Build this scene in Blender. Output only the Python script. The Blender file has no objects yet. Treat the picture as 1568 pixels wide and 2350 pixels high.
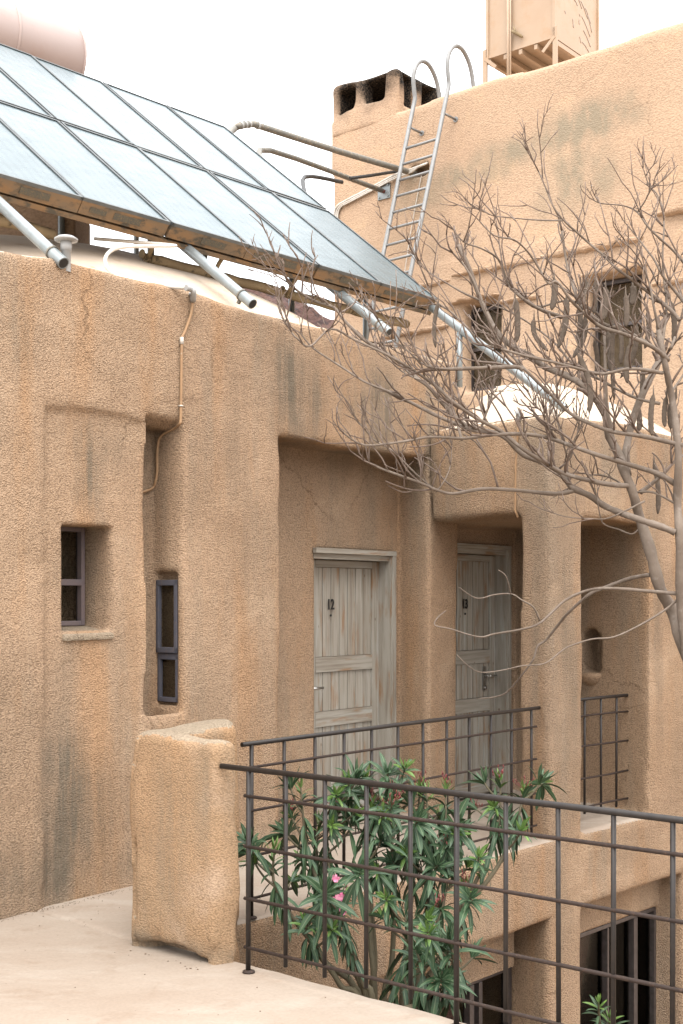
import bpy, bmesh, math, random
import numpy as np
from mathutils import Vector, Matrix
random.seed(7)
RNG = np.random.default_rng(5)
SC = bpy.context.scene
R = math.radians

# ---------------------------------------------------------------- camera
F, HZ, CU, EYE = 44/36*2350, 1375.0, 784.0, 1.64
cd = bpy.data.cameras.new('camera'); cam = bpy.data.objects.new('camera', cd)
SC.collection.objects.link(cam); SC.camera = cam
cam.location = (0, 0, EYE); cam.rotation_euler = (R(90), 0, 0)
cd.lens = 44; cd.sensor_width = 36; cd.shift_y = (HZ-1175)/2350
cd.clip_start = .05; cd.clip_end = 6000

# ---------------------------------------------------------------- sky, sun, exposure
w = bpy.data.worlds.new('World'); SC.world = w; w.use_nodes = True
nt = w.node_tree; nt.nodes.clear()
wo = nt.nodes.new('ShaderNodeOutputWorld'); bg = nt.nodes.new('ShaderNodeBackground')
sky = nt.nodes.new('ShaderNodeTexSky'); sky.sky_type = 'NISHITA'; sky.sun_disc = False
sky.sun_elevation = R(56); sky.sun_rotation = R(181); sky.dust_density = 4; sky.air_density = 1.2
tc = nt.nodes.new('ShaderNodeTexCoord'); nz = nt.nodes.new('ShaderNodeTexNoise')
nz.inputs['Scale'].default_value = 2.2; nz.inputs['Detail'].default_value = 5
cr = nt.nodes.new('ShaderNodeValToRGB')
cr.color_ramp.elements[0].color = (12.6, 12.9, 13.3, 1); cr.color_ramp.elements[0].position = .3
cr.color_ramp.elements[1].color = (14.6, 14.6, 14.6, 1); cr.color_ramp.elements[1].position = .7
mx = nt.nodes.new('ShaderNodeMix'); mx.data_type = 'RGBA'; mx.inputs[0].default_value = .9
L = nt.links.new
L(tc.outputs['Generated'], nz.inputs['Vector']); L(nz.outputs['Fac'], cr.inputs['Fac'])
L(sky.outputs['Color'], mx.inputs[6]); L(cr.outputs['Color'], mx.inputs[7])
sx = nt.nodes.new('ShaderNodeSeparateXYZ'); mr = nt.nodes.new('ShaderNodeMapRange'); vm = nt.nodes.new('ShaderNodeVectorMath'); vm.operation = 'SCALE'
mr.inputs[1].default_value = 0; mr.inputs[2].default_value = 1; mr.inputs[3].default_value = .62; mr.inputs[4].default_value = 1.55   # overcast sky: brightest overhead
L(tc.outputs['Generated'], sx.inputs[0]); L(sx.outputs['Z'], mr.inputs[0]); L(mx.outputs[2], vm.inputs[0]); L(mr.outputs[0], vm.inputs['Scale'])
L(vm.outputs[0], bg.inputs['Color']); bg.inputs['Strength'].default_value = .1
L(bg.outputs[0], wo.inputs['Surface'])
sd = bpy.data.lights.new('sun', 'SUN'); sd.energy = 1.05; sd.angle = R(40); sd.color = (1, .96, .91)
so = bpy.data.objects.new('sun', sd); SC.collection.objects.link(so)
so.rotation_euler = Vector((.0, .56, -.83)).to_track_quat('-Z', 'Y').to_euler()
SC.view_settings.view_transform = 'Standard'; SC.view_settings.look = 'None'
SC.view_settings.exposure = 1.25; SC.view_settings.gamma = 1
SC.cycles.max_bounces = 8; SC.cycles.diffuse_bounces = 1

# ---------------------------------------------------------------- helpers
def P(u, v, Y):
    return Vector(((u-CU)/F*Y, Y, EYE+(HZ-v)/F*Y))
def hit(u, v, p0, n, off=0.0):
    """point of the plane (p0, n) pushed out by off that is seen along this line of sight"""
    d = Vector(((u-CU)/F, 1, (HZ-v)/F)); c = Vector((0, 0, EYE)); n = Vector(n).normalized()
    p0 = Vector(p0)+n*off
    return c+d*((p0-c).dot(n)/d.dot(n))
def tag(o, label=None, cat=None, group=None, kind=None):
    if label: o['label'] = label
    if cat: o['category'] = cat
    if group: o['group'] = group
    if kind: o['kind'] = kind
    return o
def thing(name, loc, label, cat, group=None):
    e = bpy.data.objects.new(name, None); e.location = loc; e.empty_display_size = .2
    SC.collection.objects.link(e)
    return tag(e, label, cat, group)
def root_loc(o):
    return Vector(o.location) if o.parent is None else Vector((0, 0, 0))   # parts keep world coordinates
def link(name, me, mats, parent=None, smooth=False):
    o = bpy.data.objects.new(name, me); SC.collection.objects.link(o)
    for m in (mats if isinstance(mats, (list, tuple)) else [mats]): me.materials.append(m)
    if parent:
        o.parent = parent; o.matrix_parent_inverse = Matrix.Translation(-root_loc(parent))
    if smooth: me.polygons.foreach_set('use_smooth', [True]*len(me.polygons))
    return o
def obj(name, bm, mats, parent=None, smooth=False):
    bmesh.ops.recalc_face_normals(bm, faces=bm.faces)
    me = bpy.data.meshes.new(name); bm.to_mesh(me); bm.free()
    return link(name, me, mats, parent, smooth)
def nb(): return bmesh.new()
def box(bm, c, ax, half, bev=0, mi=0):
    """box with centre c, three axis vectors and half sizes"""
    c = Vector(c); ax = [Vector(a) for a in ax]
    vs = []
    for sx in (-1, 1):
        for sy in (-1, 1):
            for sz in (-1, 1):
                vs.append(bm.verts.new(c+ax[0]*sx*half[0]+ax[1]*sy*half[1]+ax[2]*sz*half[2]))
    fs = [bm.faces.new([vs[i] for i in f]) for f in ((0,1,3,2),(4,6,7,5),(0,4,5,1),(2,3,7,6),(0,2,6,4),(1,5,7,3))]
    for f in fs: f.material_index = mi
    if bev:
        es = list({e for f in fs for e in f.edges})
        bmesh.ops.bevel(bm, geom=es, offset=bev, segments=2, affect='EDGES', profile=.6)
def tube(bm, pts, rad, seg=8, cap=True, mi=0, flat=None):
    pts = [Vector(p) for p in pts]; n = len(pts)
    if not isinstance(rad, (list, tuple)): rad = [rad]*n
    rings = []; up = None
    for i in range(n):
        t = (pts[min(i+1, n-1)]-pts[max(i-1, 0)])
        t = t.normalized() if t.length > 1e-9 else Vector((0, 0, 1))
        if up is None:
            up = t.orthogonal().normalized() if flat is None else (flat-t*flat.dot(t)).normalized()
        up = (up-t*up.dot(t)); up = up.normalized() if up.length > 1e-6 else t.orthogonal().normalized()
        sd_ = t.cross(up)
        r = rad[i]; ra, rb = r if isinstance(r, tuple) else (r, r)
        rings.append([bm.verts.new(pts[i]+up*math.cos(a)*ra+sd_*math.sin(a)*rb) for a in [2*math.pi*k/seg for k in range(seg)]])
    for i in range(n-1):
        for k in range(seg):
            f = bm.faces.new((rings[i][k], rings[i][(k+1)%seg], rings[i+1][(k+1)%seg], rings[i+1][k]))
            f.material_index = mi; f.smooth = True
    if cap:
        bm.faces.new(rings[0][::-1]).material_index = mi; bm.faces.new(rings[-1]).material_index = mi
def smoothpts(pts, n=4):
    """Catmull-Rom through pts"""
    pts = [Vector(p) for p in pts]; out = []
    for i in range(len(pts)-1):
        a, b, c, d = pts[max(i-1, 0)], pts[i], pts[i+1], pts[min(i+2, len(pts)-1)]
        for k in range(n):
            t = k/n
            out.append(.5*((2*b)+(c-a)*t+(2*a-5*b+4*c-d)*t*t+(3*b-3*c+d-a)*t**3))
    out.append(pts[-1]); return out
def tube_obj(name, pts, r, mat, parent=None, seg=10):
    bm = nb(); tube(bm, pts, r, seg); return obj(name, bm, mat, parent)

# value noise on arrays
LAT = RNG.random((32, 32, 32)).astype(np.float32)
def vnoise(x, y, z, sc=1.0):
    x, y, z = x*sc+100, y*sc+100, z*sc+100
    xi, yi, zi = np.floor(x).astype(int), np.floor(y).astype(int), np.floor(z).astype(int)
    fx, fy, fz = x-xi, y-yi, z-zi
    fx, fy, fz = [f*f*(3-2*f) for f in (fx, fy, fz)]
    g = lambda a, b, c: LAT[(xi+a)&31, (yi+b)&31, (zi+c)&31]
    l = lambda a, b, t: a+(b-a)*t
    return l(l(l(g(0,0,0), g(1,0,0), fx), l(g(0,1,0), g(1,1,0), fx), fy),
             l(l(g(0,0,1), g(1,0,1), fx), l(g(0,1,1), g(1,1,1), fx), fy), fz)*2-1
def fbm(x, y, z, sc, o=3):
    s = 0; a = 1
    for i in range(o):
        s = s+a*vnoise(x+17*i, y+9*i, z-5*i, sc*2**i); a *= .5
    return s
def smax(a, b, k):
    h = np.maximum(k-np.abs(a-b), 0)/k
    return np.maximum(a, b)+h*h*k*.25
def smin(a, b, k): return -smax(-a, -b, k)
def cut(a, b, k=.05): return smax(a, -b, k)
def bx(x, y, z, x0, x1, y0, y1, z0, z1):
    dx = np.maximum(x0-x, x-x1); dy = np.maximum(y0-y, y-y1); dz = np.maximum(z0-z, z-z1)
    return np.maximum(np.maximum(dx, dy), dz)
def poly2(x, y, V):
    """signed distance to a polygon in plan"""
    d = np.full(np.shape(x), 1e9); s = np.ones(np.shape(x))
    n = len(V)
    for i in range(n):
        a, b = V[i], V[i-1]
        ex, ey = b[0]-a[0], b[1]-a[1]; wx, wy = x-a[0], y-a[1]
        t = np.clip((wx*ex+wy*ey)/(ex*ex+ey*ey), 0, 1)
        d = np.minimum(d, (wx-ex*t)**2+(wy-ey*t)**2)
        c1, c2, c3 = y >= a[1], y < b[1], ex*wy > ey*wx
        f = (c1 & c2 & c3) | (~c1 & ~c2 & ~c3)
        s = np.where(f, -s, s)
    return s*np.sqrt(d)
def nets(D, org, h):
    """surface nets: field on a grid -> quad mesh (verts, faces)"""
    ins = D < 0; nx, ny, nz_ = D.shape
    cnt = np.zeros((nx-1, ny-1, nz_-1), np.int8)
    for a in (0, 1):
        for b in (0, 1):
            for c in (0, 1):
                cnt += ins[a:nx-1+a, b:ny-1+b, c:nz_-1+c]
    act = (cnt > 0) & (cnt < 8)
    idx = -np.ones(act.shape, np.int64); I, J, K = np.nonzero(act); idx[I, J, K] = np.arange(len(I))
    acc = np.zeros((len(I), 3)); num = np.zeros(len(I))
    corners = [(a, b, c) for a in (0, 1) for b in (0, 1) for c in (0, 1)]
    for p in corners:
        for ax in range(3):
            if p[ax]: continue
            q = list(p); q[ax] = 1
            d0 = D[I+p[0], J+p[1], K+p[2]]; d1 = D[I+q[0], J+q[1], K+q[2]]
            m = (d0 < 0) != (d1 < 0)
            t = np.where(m, d0/np.where(m, d0-d1, 1), 0)
            pos = np.tile(np.array(p, float), (len(I), 1)); pos[:, ax] = t
            acc += pos*m[:, None]; num += m
    V = (np.stack([I, J, K], 1)+acc/np.maximum(num, 1)[:, None])*h+np.array(org)
    Fs = []
    for ax in range(3):
        sl0 = [slice(None)]*3; sl1 = [slice(None)]*3
        sl0[ax] = slice(0, -1); sl1[ax] = slice(1, None)
        ch = ins[tuple(sl0)] != ins[tuple(sl1)]; st = ins[tuple(sl0)]
        o1, o2 = [(1, 2), (2, 0), (0, 1)][ax]
        A = np.argwhere(ch)
        ok = (A[:, o1] > 0) & (A[:, o2] > 0) & (A[:, o1] < D.shape[o1]-1) & (A[:, o2] < D.shape[o2]-1)
        A = A[ok]
        def at(d1, d2):
            B = A.copy(); B[:, o1] += d1; B[:, o2] += d2
            return idx[B[:, 0], B[:, 1], B[:, 2]]
        q = np.stack([at(-1, -1), at(0, -1), at(0, 0), at(-1, 0)], 1)
        flip = ~st[A[:, 0], A[:, 1], A[:, 2]]
        q[flip] = q[flip][:, ::-1]
        Fs.append(q)
    return V, np.concatenate(Fs)
def grid(lo, hi, h):
    ax = [np.arange(lo[i], hi[i]+h, h) for i in range(3)]
    return np.meshgrid(*ax, indexing='ij', sparse=True)
def netmesh(name, field, lo, hi, h, frame, mats, parent=None, stain=None, pick=None):
    """frame = (origin, axis1, axis2): local (a, b, z) to world; pick gives each face a material"""
    x, y, z = grid(lo, hi, h)
    D = np.broadcast_to(field(x, y, z), (x.shape[0], y.shape[1], z.shape[2]))
    V, Q = nets(np.ascontiguousarray(D), lo, h)
    o, a, b = [np.array(t, float) for t in frame]
    Wd = np.stack([o[0]+a[0]*V[:, 0]+b[0]*V[:, 1], o[1]+a[1]*V[:, 0]+b[1]*V[:, 1], V[:, 2]], 1)
    if a[0]*b[1]-a[1]*b[0] < 0: Q = Q[:, ::-1]
    me = bpy.data.meshes.new(name)
    me.vertices.add(len(V)); me.vertices.foreach_set('co', Wd.ravel())
    me.loops.add(len(Q)*4); me.loops.foreach_set('vertex_index', Q.ravel().astype(np.int32))
    me.polygons.add(len(Q)); me.polygons.foreach_set('loop_start', np.arange(0, len(Q)*4, 4, dtype=np.int32))
    me.update(calc_edges=True); me.validate()
    if stain is not None:
        at = me.attributes.new('stain', 'FLOAT', 'POINT')
        at.data.foreach_set('value', stain(V[:, 0], V[:, 1], V[:, 2]).astype(np.float32))
    ob = link(name, me, mats, parent, True)
    if pick is not None:
        nn = np.empty(len(me.polygons)*3, np.float32); me.polygons.foreach_get('normal', nn); nn = nn.reshape(-1, 3)
        cc = np.empty(len(me.polygons)*3, np.float32); me.polygons.foreach_get('center', cc); cc = cc.reshape(-1, 3)
        me.polygons.foreach_set('material_index', pick(nn, cc).astype(np.int32))
    return ob
def stains(lst):
    """soft dirt patches: (a, z, half width, half height, strength)"""
    def f(x, y, z):
        s = np.zeros(len(x))
        nx_ = fbm(x, y, z, 5, 3)*.25
        for a, zz, wa, wz, k in lst:
            d = np.sqrt(((x-a)/wa)**2+((z-zz)/wz)**2)+nx_
            s = np.maximum(s, k*np.clip(1.25-d, 0, 1))
        return s
    return f

# ---------------------------------------------------------------- materials
def newmat(name):
    m = bpy.data.materials.new(name); m.use_nodes = True
    n = m.node_tree.nodes; n.clear()
    o = n.new('ShaderNodeOutputMaterial'); b = n.new('ShaderNodeBsdfPrincipled')
    m.node_tree.links.new(b.outputs[0], o.inputs['Surface'])
    return m, m.node_tree, b
ALB = .80
class N:
    """small node-graph writer"""
    def __init__(s, t): s.t = t; s.pos = s.nd('NewGeometry').outputs['Position']
    def nd(s, ty, **k):
        n = s.t.nodes.new('ShaderNode'+ty)
        for a, b in k.items(): setattr(n, a, b)
        return n
    def put(s, sock, v):
        if hasattr(v, 'is_output'): s.t.links.new(v, sock)
        else: sock.default_value = v
    def mapv(s, v, sc, loc=(0, 0, 0)):
        n = s.nd('Mapping'); s.put(n.inputs['Vector'], v); n.inputs['Scale'].default_value = sc; n.inputs['Location'].default_value = loc
        return n.outputs[0]
    def noise(s, v, sc, det=3, ro=.55, dist=0):
        n = s.nd('TexNoise'); s.put(n.inputs['Vector'], v)
        n.inputs['Scale'].default_value = sc; n.inputs['Detail'].default_value = det
        n.inputs['Roughness'].default_value = ro; n.inputs['Distortion'].default_value = dist
        return n.outputs['Fac']
    def voro(s, v, sc, feat='F1'):
        n = s.nd('TexVoronoi', feature=feat); s.put(n.inputs['Vector'], v); n.inputs['Scale'].default_value = sc
        return n.outputs['Distance']
    def ramp(s, f, a, b, c0=0.0, c1=1.0):
        n = s.nd('MapRange'); n.clamp = True; s.put(n.inputs[0], f)
        n.inputs[1].default_value = a; n.inputs[2].default_value = b; n.inputs[3].default_value = c0; n.inputs[4].default_value = c1
        return n.outputs[0]
    def mix(s, f, a, b, mode='MIX'):
        n = s.nd('Mix', data_type='RGBA', blend_type=mode); s.put(n.inputs[0], f)
        for i, c in ((6, a), (7, b)):
            s.put(n.inputs[i], c if hasattr(c, 'is_output') else (c[0]*ALB, c[1]*ALB, c[2]*ALB, 1))
        return n.outputs[2]
    def math(s, op, a, b=0.0):
        n = s.nd('Math', operation=op); s.put(n.inputs[0], a); s.put(n.inputs[1], b); return n.outputs[0]
    def attr(s, name): return s.nd('Attribute', attribute_name=name).outputs['Fac']
    def bump(s, hgt, st, di, normal=None):
        n = s.nd('Bump'); s.put(n.inputs['Height'], hgt); n.inputs['Strength'].default_value = st; n.inputs['Distance'].default_value = di
        if normal: s.put(n.inputs['Normal'], normal)
        return n.outputs[0]
    def val(s, v):  # grey multiplier colour
        n = s.nd('CombineColor'); [s.put(n.inputs[i], v) for i in range(3)]; return n.outputs[0]
def plaster(name, c1, c2, c3, rough_sc=58, bumpd=.026, bumps=1.0, streak=.5, stain=True, dirt=(.25, .20, .145), fine=.38, pale=None, hard=False, sts=(20, 20, 1.3), orange=None, cracks=.5):
    m, t, b = newmat(name); g = N(t)
    col = g.mix(g.ramp(g.noise(g.pos, .85, 4), .35, .65), c1, c2)
    st = g.noise(g.mapv(g.pos, (2.6, 2.6, .32)), 1.0, 4, .6)
    col = g.mix(g.ramp(st, .52, .72, 0, streak), col, c3)
    if pale: col = g.mix(g.ramp(g.noise(g.pos, 2.3, 4, .6), .56, .7, 0, .7), col, pale)
    pv = g.mapv(g.pos, (rough_sc, rough_sc, rough_sc*1.45))
    pit = g.noise(pv, 1.75, 3, .62)
    vor = g.nd('TexVoronoi', feature='SMOOTH_F1'); g.put(vor.inputs['Vector'], pv); vor.inputs['Scale'].default_value = 1.5; vor.inputs['Smoothness'].default_value = .35
    grain = g.ramp(vor.outputs['Distance'], .1, .75, 1, 0)
    big = g.noise(g.pos, rough_sc*.28, 2)
    sp = g.noise(g.pos, rough_sc*3.2, 2)
    rel = g.math('ADD', g.math('MULTIPLY', pit, .9), g.math('MULTIPLY', grain, .35))
    worn = g.ramp(g.noise(g.pos, 1.15, 4, .6), .40, .66, 1, .68)
    if orange: col = g.mix(g.ramp(g.noise(g.mapv(g.pos, (3.4, 3.4, .5), (4, 1, 2)), 1.0, 4, .6), .52, .70, 0, .75), col, orange)
    col = g.mix(1, col, g.val(g.ramp(g.math('ADD', g.math('MULTIPLY', g.math('SUBTRACT', rel, .58), g.math('ADD', worn, .12)), .58), .38, .66, 1-fine, 1.06)), 'MULTIPLY')
    ck = g.nd('TexVoronoi', feature='DISTANCE_TO_EDGE'); wv = g.nd('VectorMath', operation='ADD'); nn_ = g.nd('TexNoise'); g.put(nn_.inputs['Vector'], g.pos); nn_.inputs['Scale'].default_value = 5; nn_.inputs['Detail'].default_value = 5; nn_.inputs['Roughness'].default_value = .7
    sc_ = g.nd('VectorMath', operation='SCALE'); g.put(sc_.inputs[0], nn_.outputs['Color']); sc_.inputs['Scale'].default_value = .20
    g.put(wv.inputs[0], g.pos); g.put(wv.inputs[1], sc_.outputs[0]); g.put(ck.inputs['Vector'], wv.outputs[0]); ck.inputs['Scale'].default_value = .95
    cm = g.math('MULTIPLY', g.ramp(ck.outputs['Distance'], .0025, .0065, 1, 0), g.ramp(g.noise(g.mapv(g.pos, (1, 1, 1), (3.3, 1.7, .4)), .8, 2), .55, .68, 0, cracks))
    col = g.mix(cm, col, (.17, .105, .06))
    if stain:
        sa = g.attr('stain') if hard else g.math('MULTIPLY', g.attr('stain'), g.ramp(g.noise(g.mapv(g.pos, sts), 1, 5, .65), .32, .58, .25, 1.0))
        sa = g.math('MULTIPLY', sa, g.ramp(pit, .3, .7, 1.15, .75))
        col = g.mix(sa, col, dirt)
    g.put(b.inputs['Base Color'], col); b.inputs['Roughness'].default_value = .92
    b.inputs['Specular IOR Level'].default_value = .15
    h = g.math('MULTIPLY', g.math('ADD', rel, g.math('MULTIPLY', sp, .22)), worn); h = g.math('ADD', h, g.math('MULTIPLY', big, .7)); h = g.math('SUBTRACT', h, g.math('MULTIPLY', cm, .5))
    g.put(b.inputs['Normal'], g.bump(h, bumps, bumpd))
    return m
def painted(name, c1, c2, rough=.5, metal=0.0, sc=9.0, bumpd=0.0, c3=None, spec=.5, c3r=(.55, .7)):
    m, t, b = newmat(name); g = N(t)
    n1 = g.noise(g.pos, sc, 4, .6)
    col = g.mix(g.ramp(n1, .35, .65), c1, c2)
    if c3: col = g.mix(g.ramp(g.noise(g.pos, sc*2.7, 5, .65), *c3r), col, c3)
    g.put(b.inputs['Base Color'], col); b.inputs['Roughness'].default_value = rough; b.inputs['Metallic'].default_value = metal
    b.inputs['Specular IOR Level'].default_value = spec
    if bumpd: g.put(b.inputs['Normal'], g.bump(g.noise(g.pos, sc*6, 3), .6, bumpd))
    return m
M_ROUGH = plaster('rough_plaster', (.60, .405, .262), (.545, .378, .25), (.43, .338, .245), pale=(.62, .445, .30), orange=(.59, .35, .19), streak=.8)
M_ANNEX = plaster('rough_plaster_annex', (.575, .39, .25), (.525, .365, .245), (.415, .328, .24), pale=(.60, .43, .29), orange=(.57, .34, .185), streak=.75)
M_TALL = plaster('smooth_plaster', (.55, .385, .262), (.515, .355, .24), (.475, .345, .25), rough_sc=30, bumpd=.014, bumps=.6, streak=.35, dirt=(.335, .27, .19), fine=.16, pale=(.60, .415, .265), sts=(7, 7, 3.5))
M_LIME = painted('limewash', (.68, .57, .46), (.62, .49, .37), .9, 0, 3, .006, (.52, .36, .23), .1, (.58, .75))  # brown mottling also puts the collectors' shade on the dome into the colour
M_SOOT = plaster('sooty_plaster', (.55, .385, .262), (.515, .355, .24), (.475, .345, .25), rough_sc=30, bumpd=.014, bumps=.6, dirt=(.010, .0095, .009), fine=.2, hard=True)
M_STEEL = painted('dark_painted_steel', (.020, .016, .014), (.030, .023, .019), .5, 0, 30, 0, (.065, .038, .026), .35, (.6, .75))
M_RUSTY = painted('rusty_steel_bar', (.032, .021, .017), (.046, .030, .023), .7, 0, 40, .001, (.11, .06, .038), .25, (.55, .75))
M_GALV = painted('galvanised_pipe', (.27, .30, .305), (.32, .35, .355), .42, .35, 12, 0, (.21, .20, .18), .5, (.6, .8))
M_LADDER = painted('weathered_galvanised', (.27, .27, .265), (.32, .32, .315), .55, .3, 14, 0, (.21, .18, .15), .4, (.6, .8))
M_PIPE = painted('dusty_grey_pipe', (.19, .185, .165), (.23, .215, .185), .6, .2, 10, 0, (.36, .30, .22), .4, (.5, .7))
M_INSUL = painted('dusty_insulation', (.26, .19, .11), (.32, .24, .14), .85, 0, 7, .004, (.06, .05, .035), .2, (.56, .7))
M_BLACK = painted('black_rubber_and_pipe_shade', (.022, .021, .02), (.04, .037, .034), .6, 0, 20)
M_WHITE = painted('white_plastic', (.72, .68, .62), (.62, .56, .48), .45, 0, 18, 0, (.50, .40, .30), .4, (.6, .8))
M_CABLE = painted('tan_painted_conduit', (.42, .26, .14), (.36, .22, .12), .7, 0, 15, 0, (.5, .42, .33), .3, (.62, .75))
M_GREYPL = painted('grey_plastic', (.45, .45, .44), (.38, .37, .35), .5, 0, 10, 0, (.42, .34, .25), .4, (.6, .75))
M_PINK = painted('pink_painted_tank', (.47, .365, .33), (.44, .335, .30), .4, 0, 1.5, 0, (.43, .31, .265), .5, (.55, .8))
M_PEACH = painted('peach_painted_steel', (.46, .325, .22), (.49, .36, .25), .5, 0, 2.2, 0, (.46, .295, .175), .4, (.52, .75))
M_INK = painted('faded_ink', (.36, .30, .26), (.46, .35, .27), .8, 0, 30)
M_NUM = painted('black_metal_number', (.015, .015, .015), (.02, .02, .02), .5, .3, 30)
M_CHROME = painted('worn_steel_handle', (.5, .49, .47), (.4, .38, .35), .28, .9, 30)
M_WINFR = painted('slate_painted_frame', (.088, .090, .115), (.11, .105, .12), .55, 0, 10, 0, (.15, .12, .115), .4, (.55, .75))
M_MAUVE = painted('mauve_painted_frame', (.16, .12, .115), (.135, .11, .115), .6, 0, 10, 0, (.19, .14, .115), .3, (.55, .75))
M_CURT = painted('maroon_curtain', (.24, .085, .07), (.18, .065, .055), .9, 0, 3)
M_ALU = painted('dark_aluminium_frame', (.10, .085, .08), (.14, .12, .115), .4, .6, 20)
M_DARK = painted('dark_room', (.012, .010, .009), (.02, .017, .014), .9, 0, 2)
M_RIM = painted('collector_rim', (.10, .11, .112), (.15, .16, .16), .5, .3, 12)
M_TRIM = painted('collector_seal', (.03, .035, .035), (.05, .055, .055), .6, 0, 12)
M_STICK = painted('weathered_sticker', (.095, .09, .075), (.13, .115, .085), .8, 0, 40, 0, (.25, .17, .08), .3, (.52, .7))
M_HILL = painted('reddish_rock', (.135, .080, .064), (.095, .056, .050), .95, 0, .35, .8, (.055, .038, .036), .1, (.5, .6))
M_GROUND = painted('dry_earth', (.36, .25, .16), (.30, .20, .13), .95, 0, 1.2, .02)
M_STEM = painted('oleander_stem', (.095, .08, .045), (.13, .105, .06), .8, 0, 20)
M_FLOWER = painted('pink_petals', (.75, .16, .33), (.80, .36, .46), .6, 0, 60)
M_BUD = painted('red_buds', (.26, .03, .045), (.18, .05, .035), .6, 0, 60)
M_POD = painted('dry_seed_pod', (.105, .08, .06), (.155, .12, .092), .75, 0, 30, .002, (.07, .048, .034), .2, (.55, .75))

def glass_mat(name, col, rough, spec=.5):
    m, t, b = newmat(name); b.inputs['Base Color'].default_value = (*col, 1)
    b.inputs['Roughness'].default_value = rough; b.inputs['Specular IOR Level'].default_value = spec
    return m
def pane_mat():
    m, t, b = newmat('window_glass'); out = [n for n in t.nodes if n.type == 'OUTPUT_MATERIAL'][0]; t.nodes.remove(b)
    tr = t.nodes.new('ShaderNodeBsdfTransparent'); tr.inputs[0].default_value = (.72, .73, .72, 1); gl = t.nodes.new('ShaderNodeBsdfGlossy'); gl.inputs['Roughness'].default_value = .04
    gl.inputs[0].default_value = (.4, .4, .4, 1); fr = t.nodes.new('ShaderNodeFresnel'); fr.inputs[0].default_value = 1.16; mx = t.nodes.new('ShaderNodeMixShader')
    t.links.new(fr.outputs[0], mx.inputs[0]); t.links.new(tr.outputs[0], mx.inputs[1]); t.links.new(gl.outputs[0], mx.inputs[2]); t.links.new(mx.outputs[0], out.inputs['Surface'])
    return m
M_PANE = pane_mat()
def collector_glass():
    m, t, b = newmat('collector_glass'); g = N(t)
    n1 = g.noise(g.pos, 1.1, 4, .6); dust = g.noise(g.mapv(g.pos, (3, 3, 9)), 2, 5, .65)
    col = g.mix(g.ramp(n1, .35, .7), (.115, .152, .165), (.145, .182, .192))
    col = g.mix(g.ramp(dust, .5, .8, 0, .5), col, (.17, .195, .205))
    dp = g.nd('VectorMath', operation='DOT_PRODUCT'); g.put(dp.inputs[0], g.pos); dp.inputs[1].default_value = (.694, .72, -.01)
    strip = g.math('SINE', g.math('MULTIPLY', dp.outputs['Value'], 88.0))     # absorber fins behind the glass
    col = g.mix(g.ramp(strip, -.2, .9, 0, .20), col, (.05, .07, .08))
    g.put(b.inputs['Base Color'], col); g.put(b.inputs['Roughness'], g.ramp(dust, .35, .7, .20, .34))
    b.inputs['IOR'].default_value = 1.45; b.inputs['Specular IOR Level'].default_value = .15
    return m
M_GLASS = collector_glass()
def casing_mat():
    m, t, b = newmat('rust_stained_casing'); g = N(t)
    col = g.mix(g.ramp(g.noise(g.mapv(g.pos, (4, 4, 14)), 1, 5, .6), .38, .6), (.27, .155, .070), (.20, .14, .085))
    col = g.mix(g.ramp(g.noise(g.mapv(g.pos, (9, 9, 20)), 1, 5, .65), .50, .62), col, (.085, .072, .052))
    g.put(b.inputs['Base Color'], col); b.inputs['Roughness'].default_value = .75; b.inputs['Metallic'].default_value = .1
    return m
M_CASE = casing_mat()
def floor_mat():
    m, t, b = newmat('painted_floor'); g = N(t)
    col = g.mix(g.ramp(g.noise(g.pos, .9, 5, .6, .4), .35, .68), (.345, .27, .208), (.40, .33, .265))
    col = g.mix(g.ramp(g.noise(g.mapv(g.pos, (1.3, 3.2, 1)), 1.4, 5, .62, .5), .52, .72, 0, .75), col, (.435, .37, .305))
    col = g.mix(g.ramp(g.noise(g.pos, 3.4, 5, .7, .3), .56, .72, 0, .55), col, (.28, .20, .14))
    v = g.voro(g.pos, 7.0); col = g.mix(g.ramp(v, .012, .03, .8, 0), col, (.17, .12, .09))
    col = g.mix(1, col, g.val(g.ramp(g.noise(g.pos, 60, 2), .3, .7, .93, 1.04)), 'MULTIPLY')
    g.put(b.inputs['Base Color'], col); b.inputs['Roughness'].default_value = .72; b.inputs['Specular IOR Level'].default_value = .3
    h = g.math('ADD', g.noise(g.pos, 14, 4), g.noise(g.pos, 3, 3)); g.put(b.inputs['Normal'], g.bump(h, .5, .01))
    return m
M_FLOOR = floor_mat()
def wood_mat(name, dark=1.0):
    m, t, b = newmat(name); g = N(t)
    v = g.nd('TexCoord').outputs['UV']
    gr = g.noise(g.mapv(v, (38, 1.6, 1)), 1, 5, .65, .3); big = g.noise(g.mapv(v, (7, .9, 1)), 1, 3, .6)
    wear = g.noise(g.mapv(v, (14, 2.2, 1), (3, 7, 0)), 1, 4, .6)
    d = dark*.98
    col = g.mix(g.ramp(big, .35, .65), (.43*d, .40*d, .345*d), (.36*d, .325*d, .27*d))
    col = g.mix(g.ramp(gr, .45, .72, 0, .8), col, (.20*d, .155*d, .11*d))
    col = g.mix(g.ramp(wear, .55, .68, 0, .8), col, (.30*d, .17*d, .085*d))
    col = g.mix(g.ramp(g.noise(g.mapv(v, (16, 1.1, 1), (9, 2, 0)), 1, 4), .58, .68, 0, .6), col, (.50*d, .52*d, .48*d))
    col = g.mix(g.ramp(g.voro(g.mapv(v, (5, 2.4, 1)), 1.4), .02, .055, .85, 0), col, (.15, .08, .04))
    g.put(b.inputs['Base Color'], col); b.inputs['Roughness'].default_value = .75; b.inputs['Specular IOR Level'].default_value = .25
    g.put(b.inputs['Normal'], g.bump(gr, .35, .003))
    return m
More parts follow.
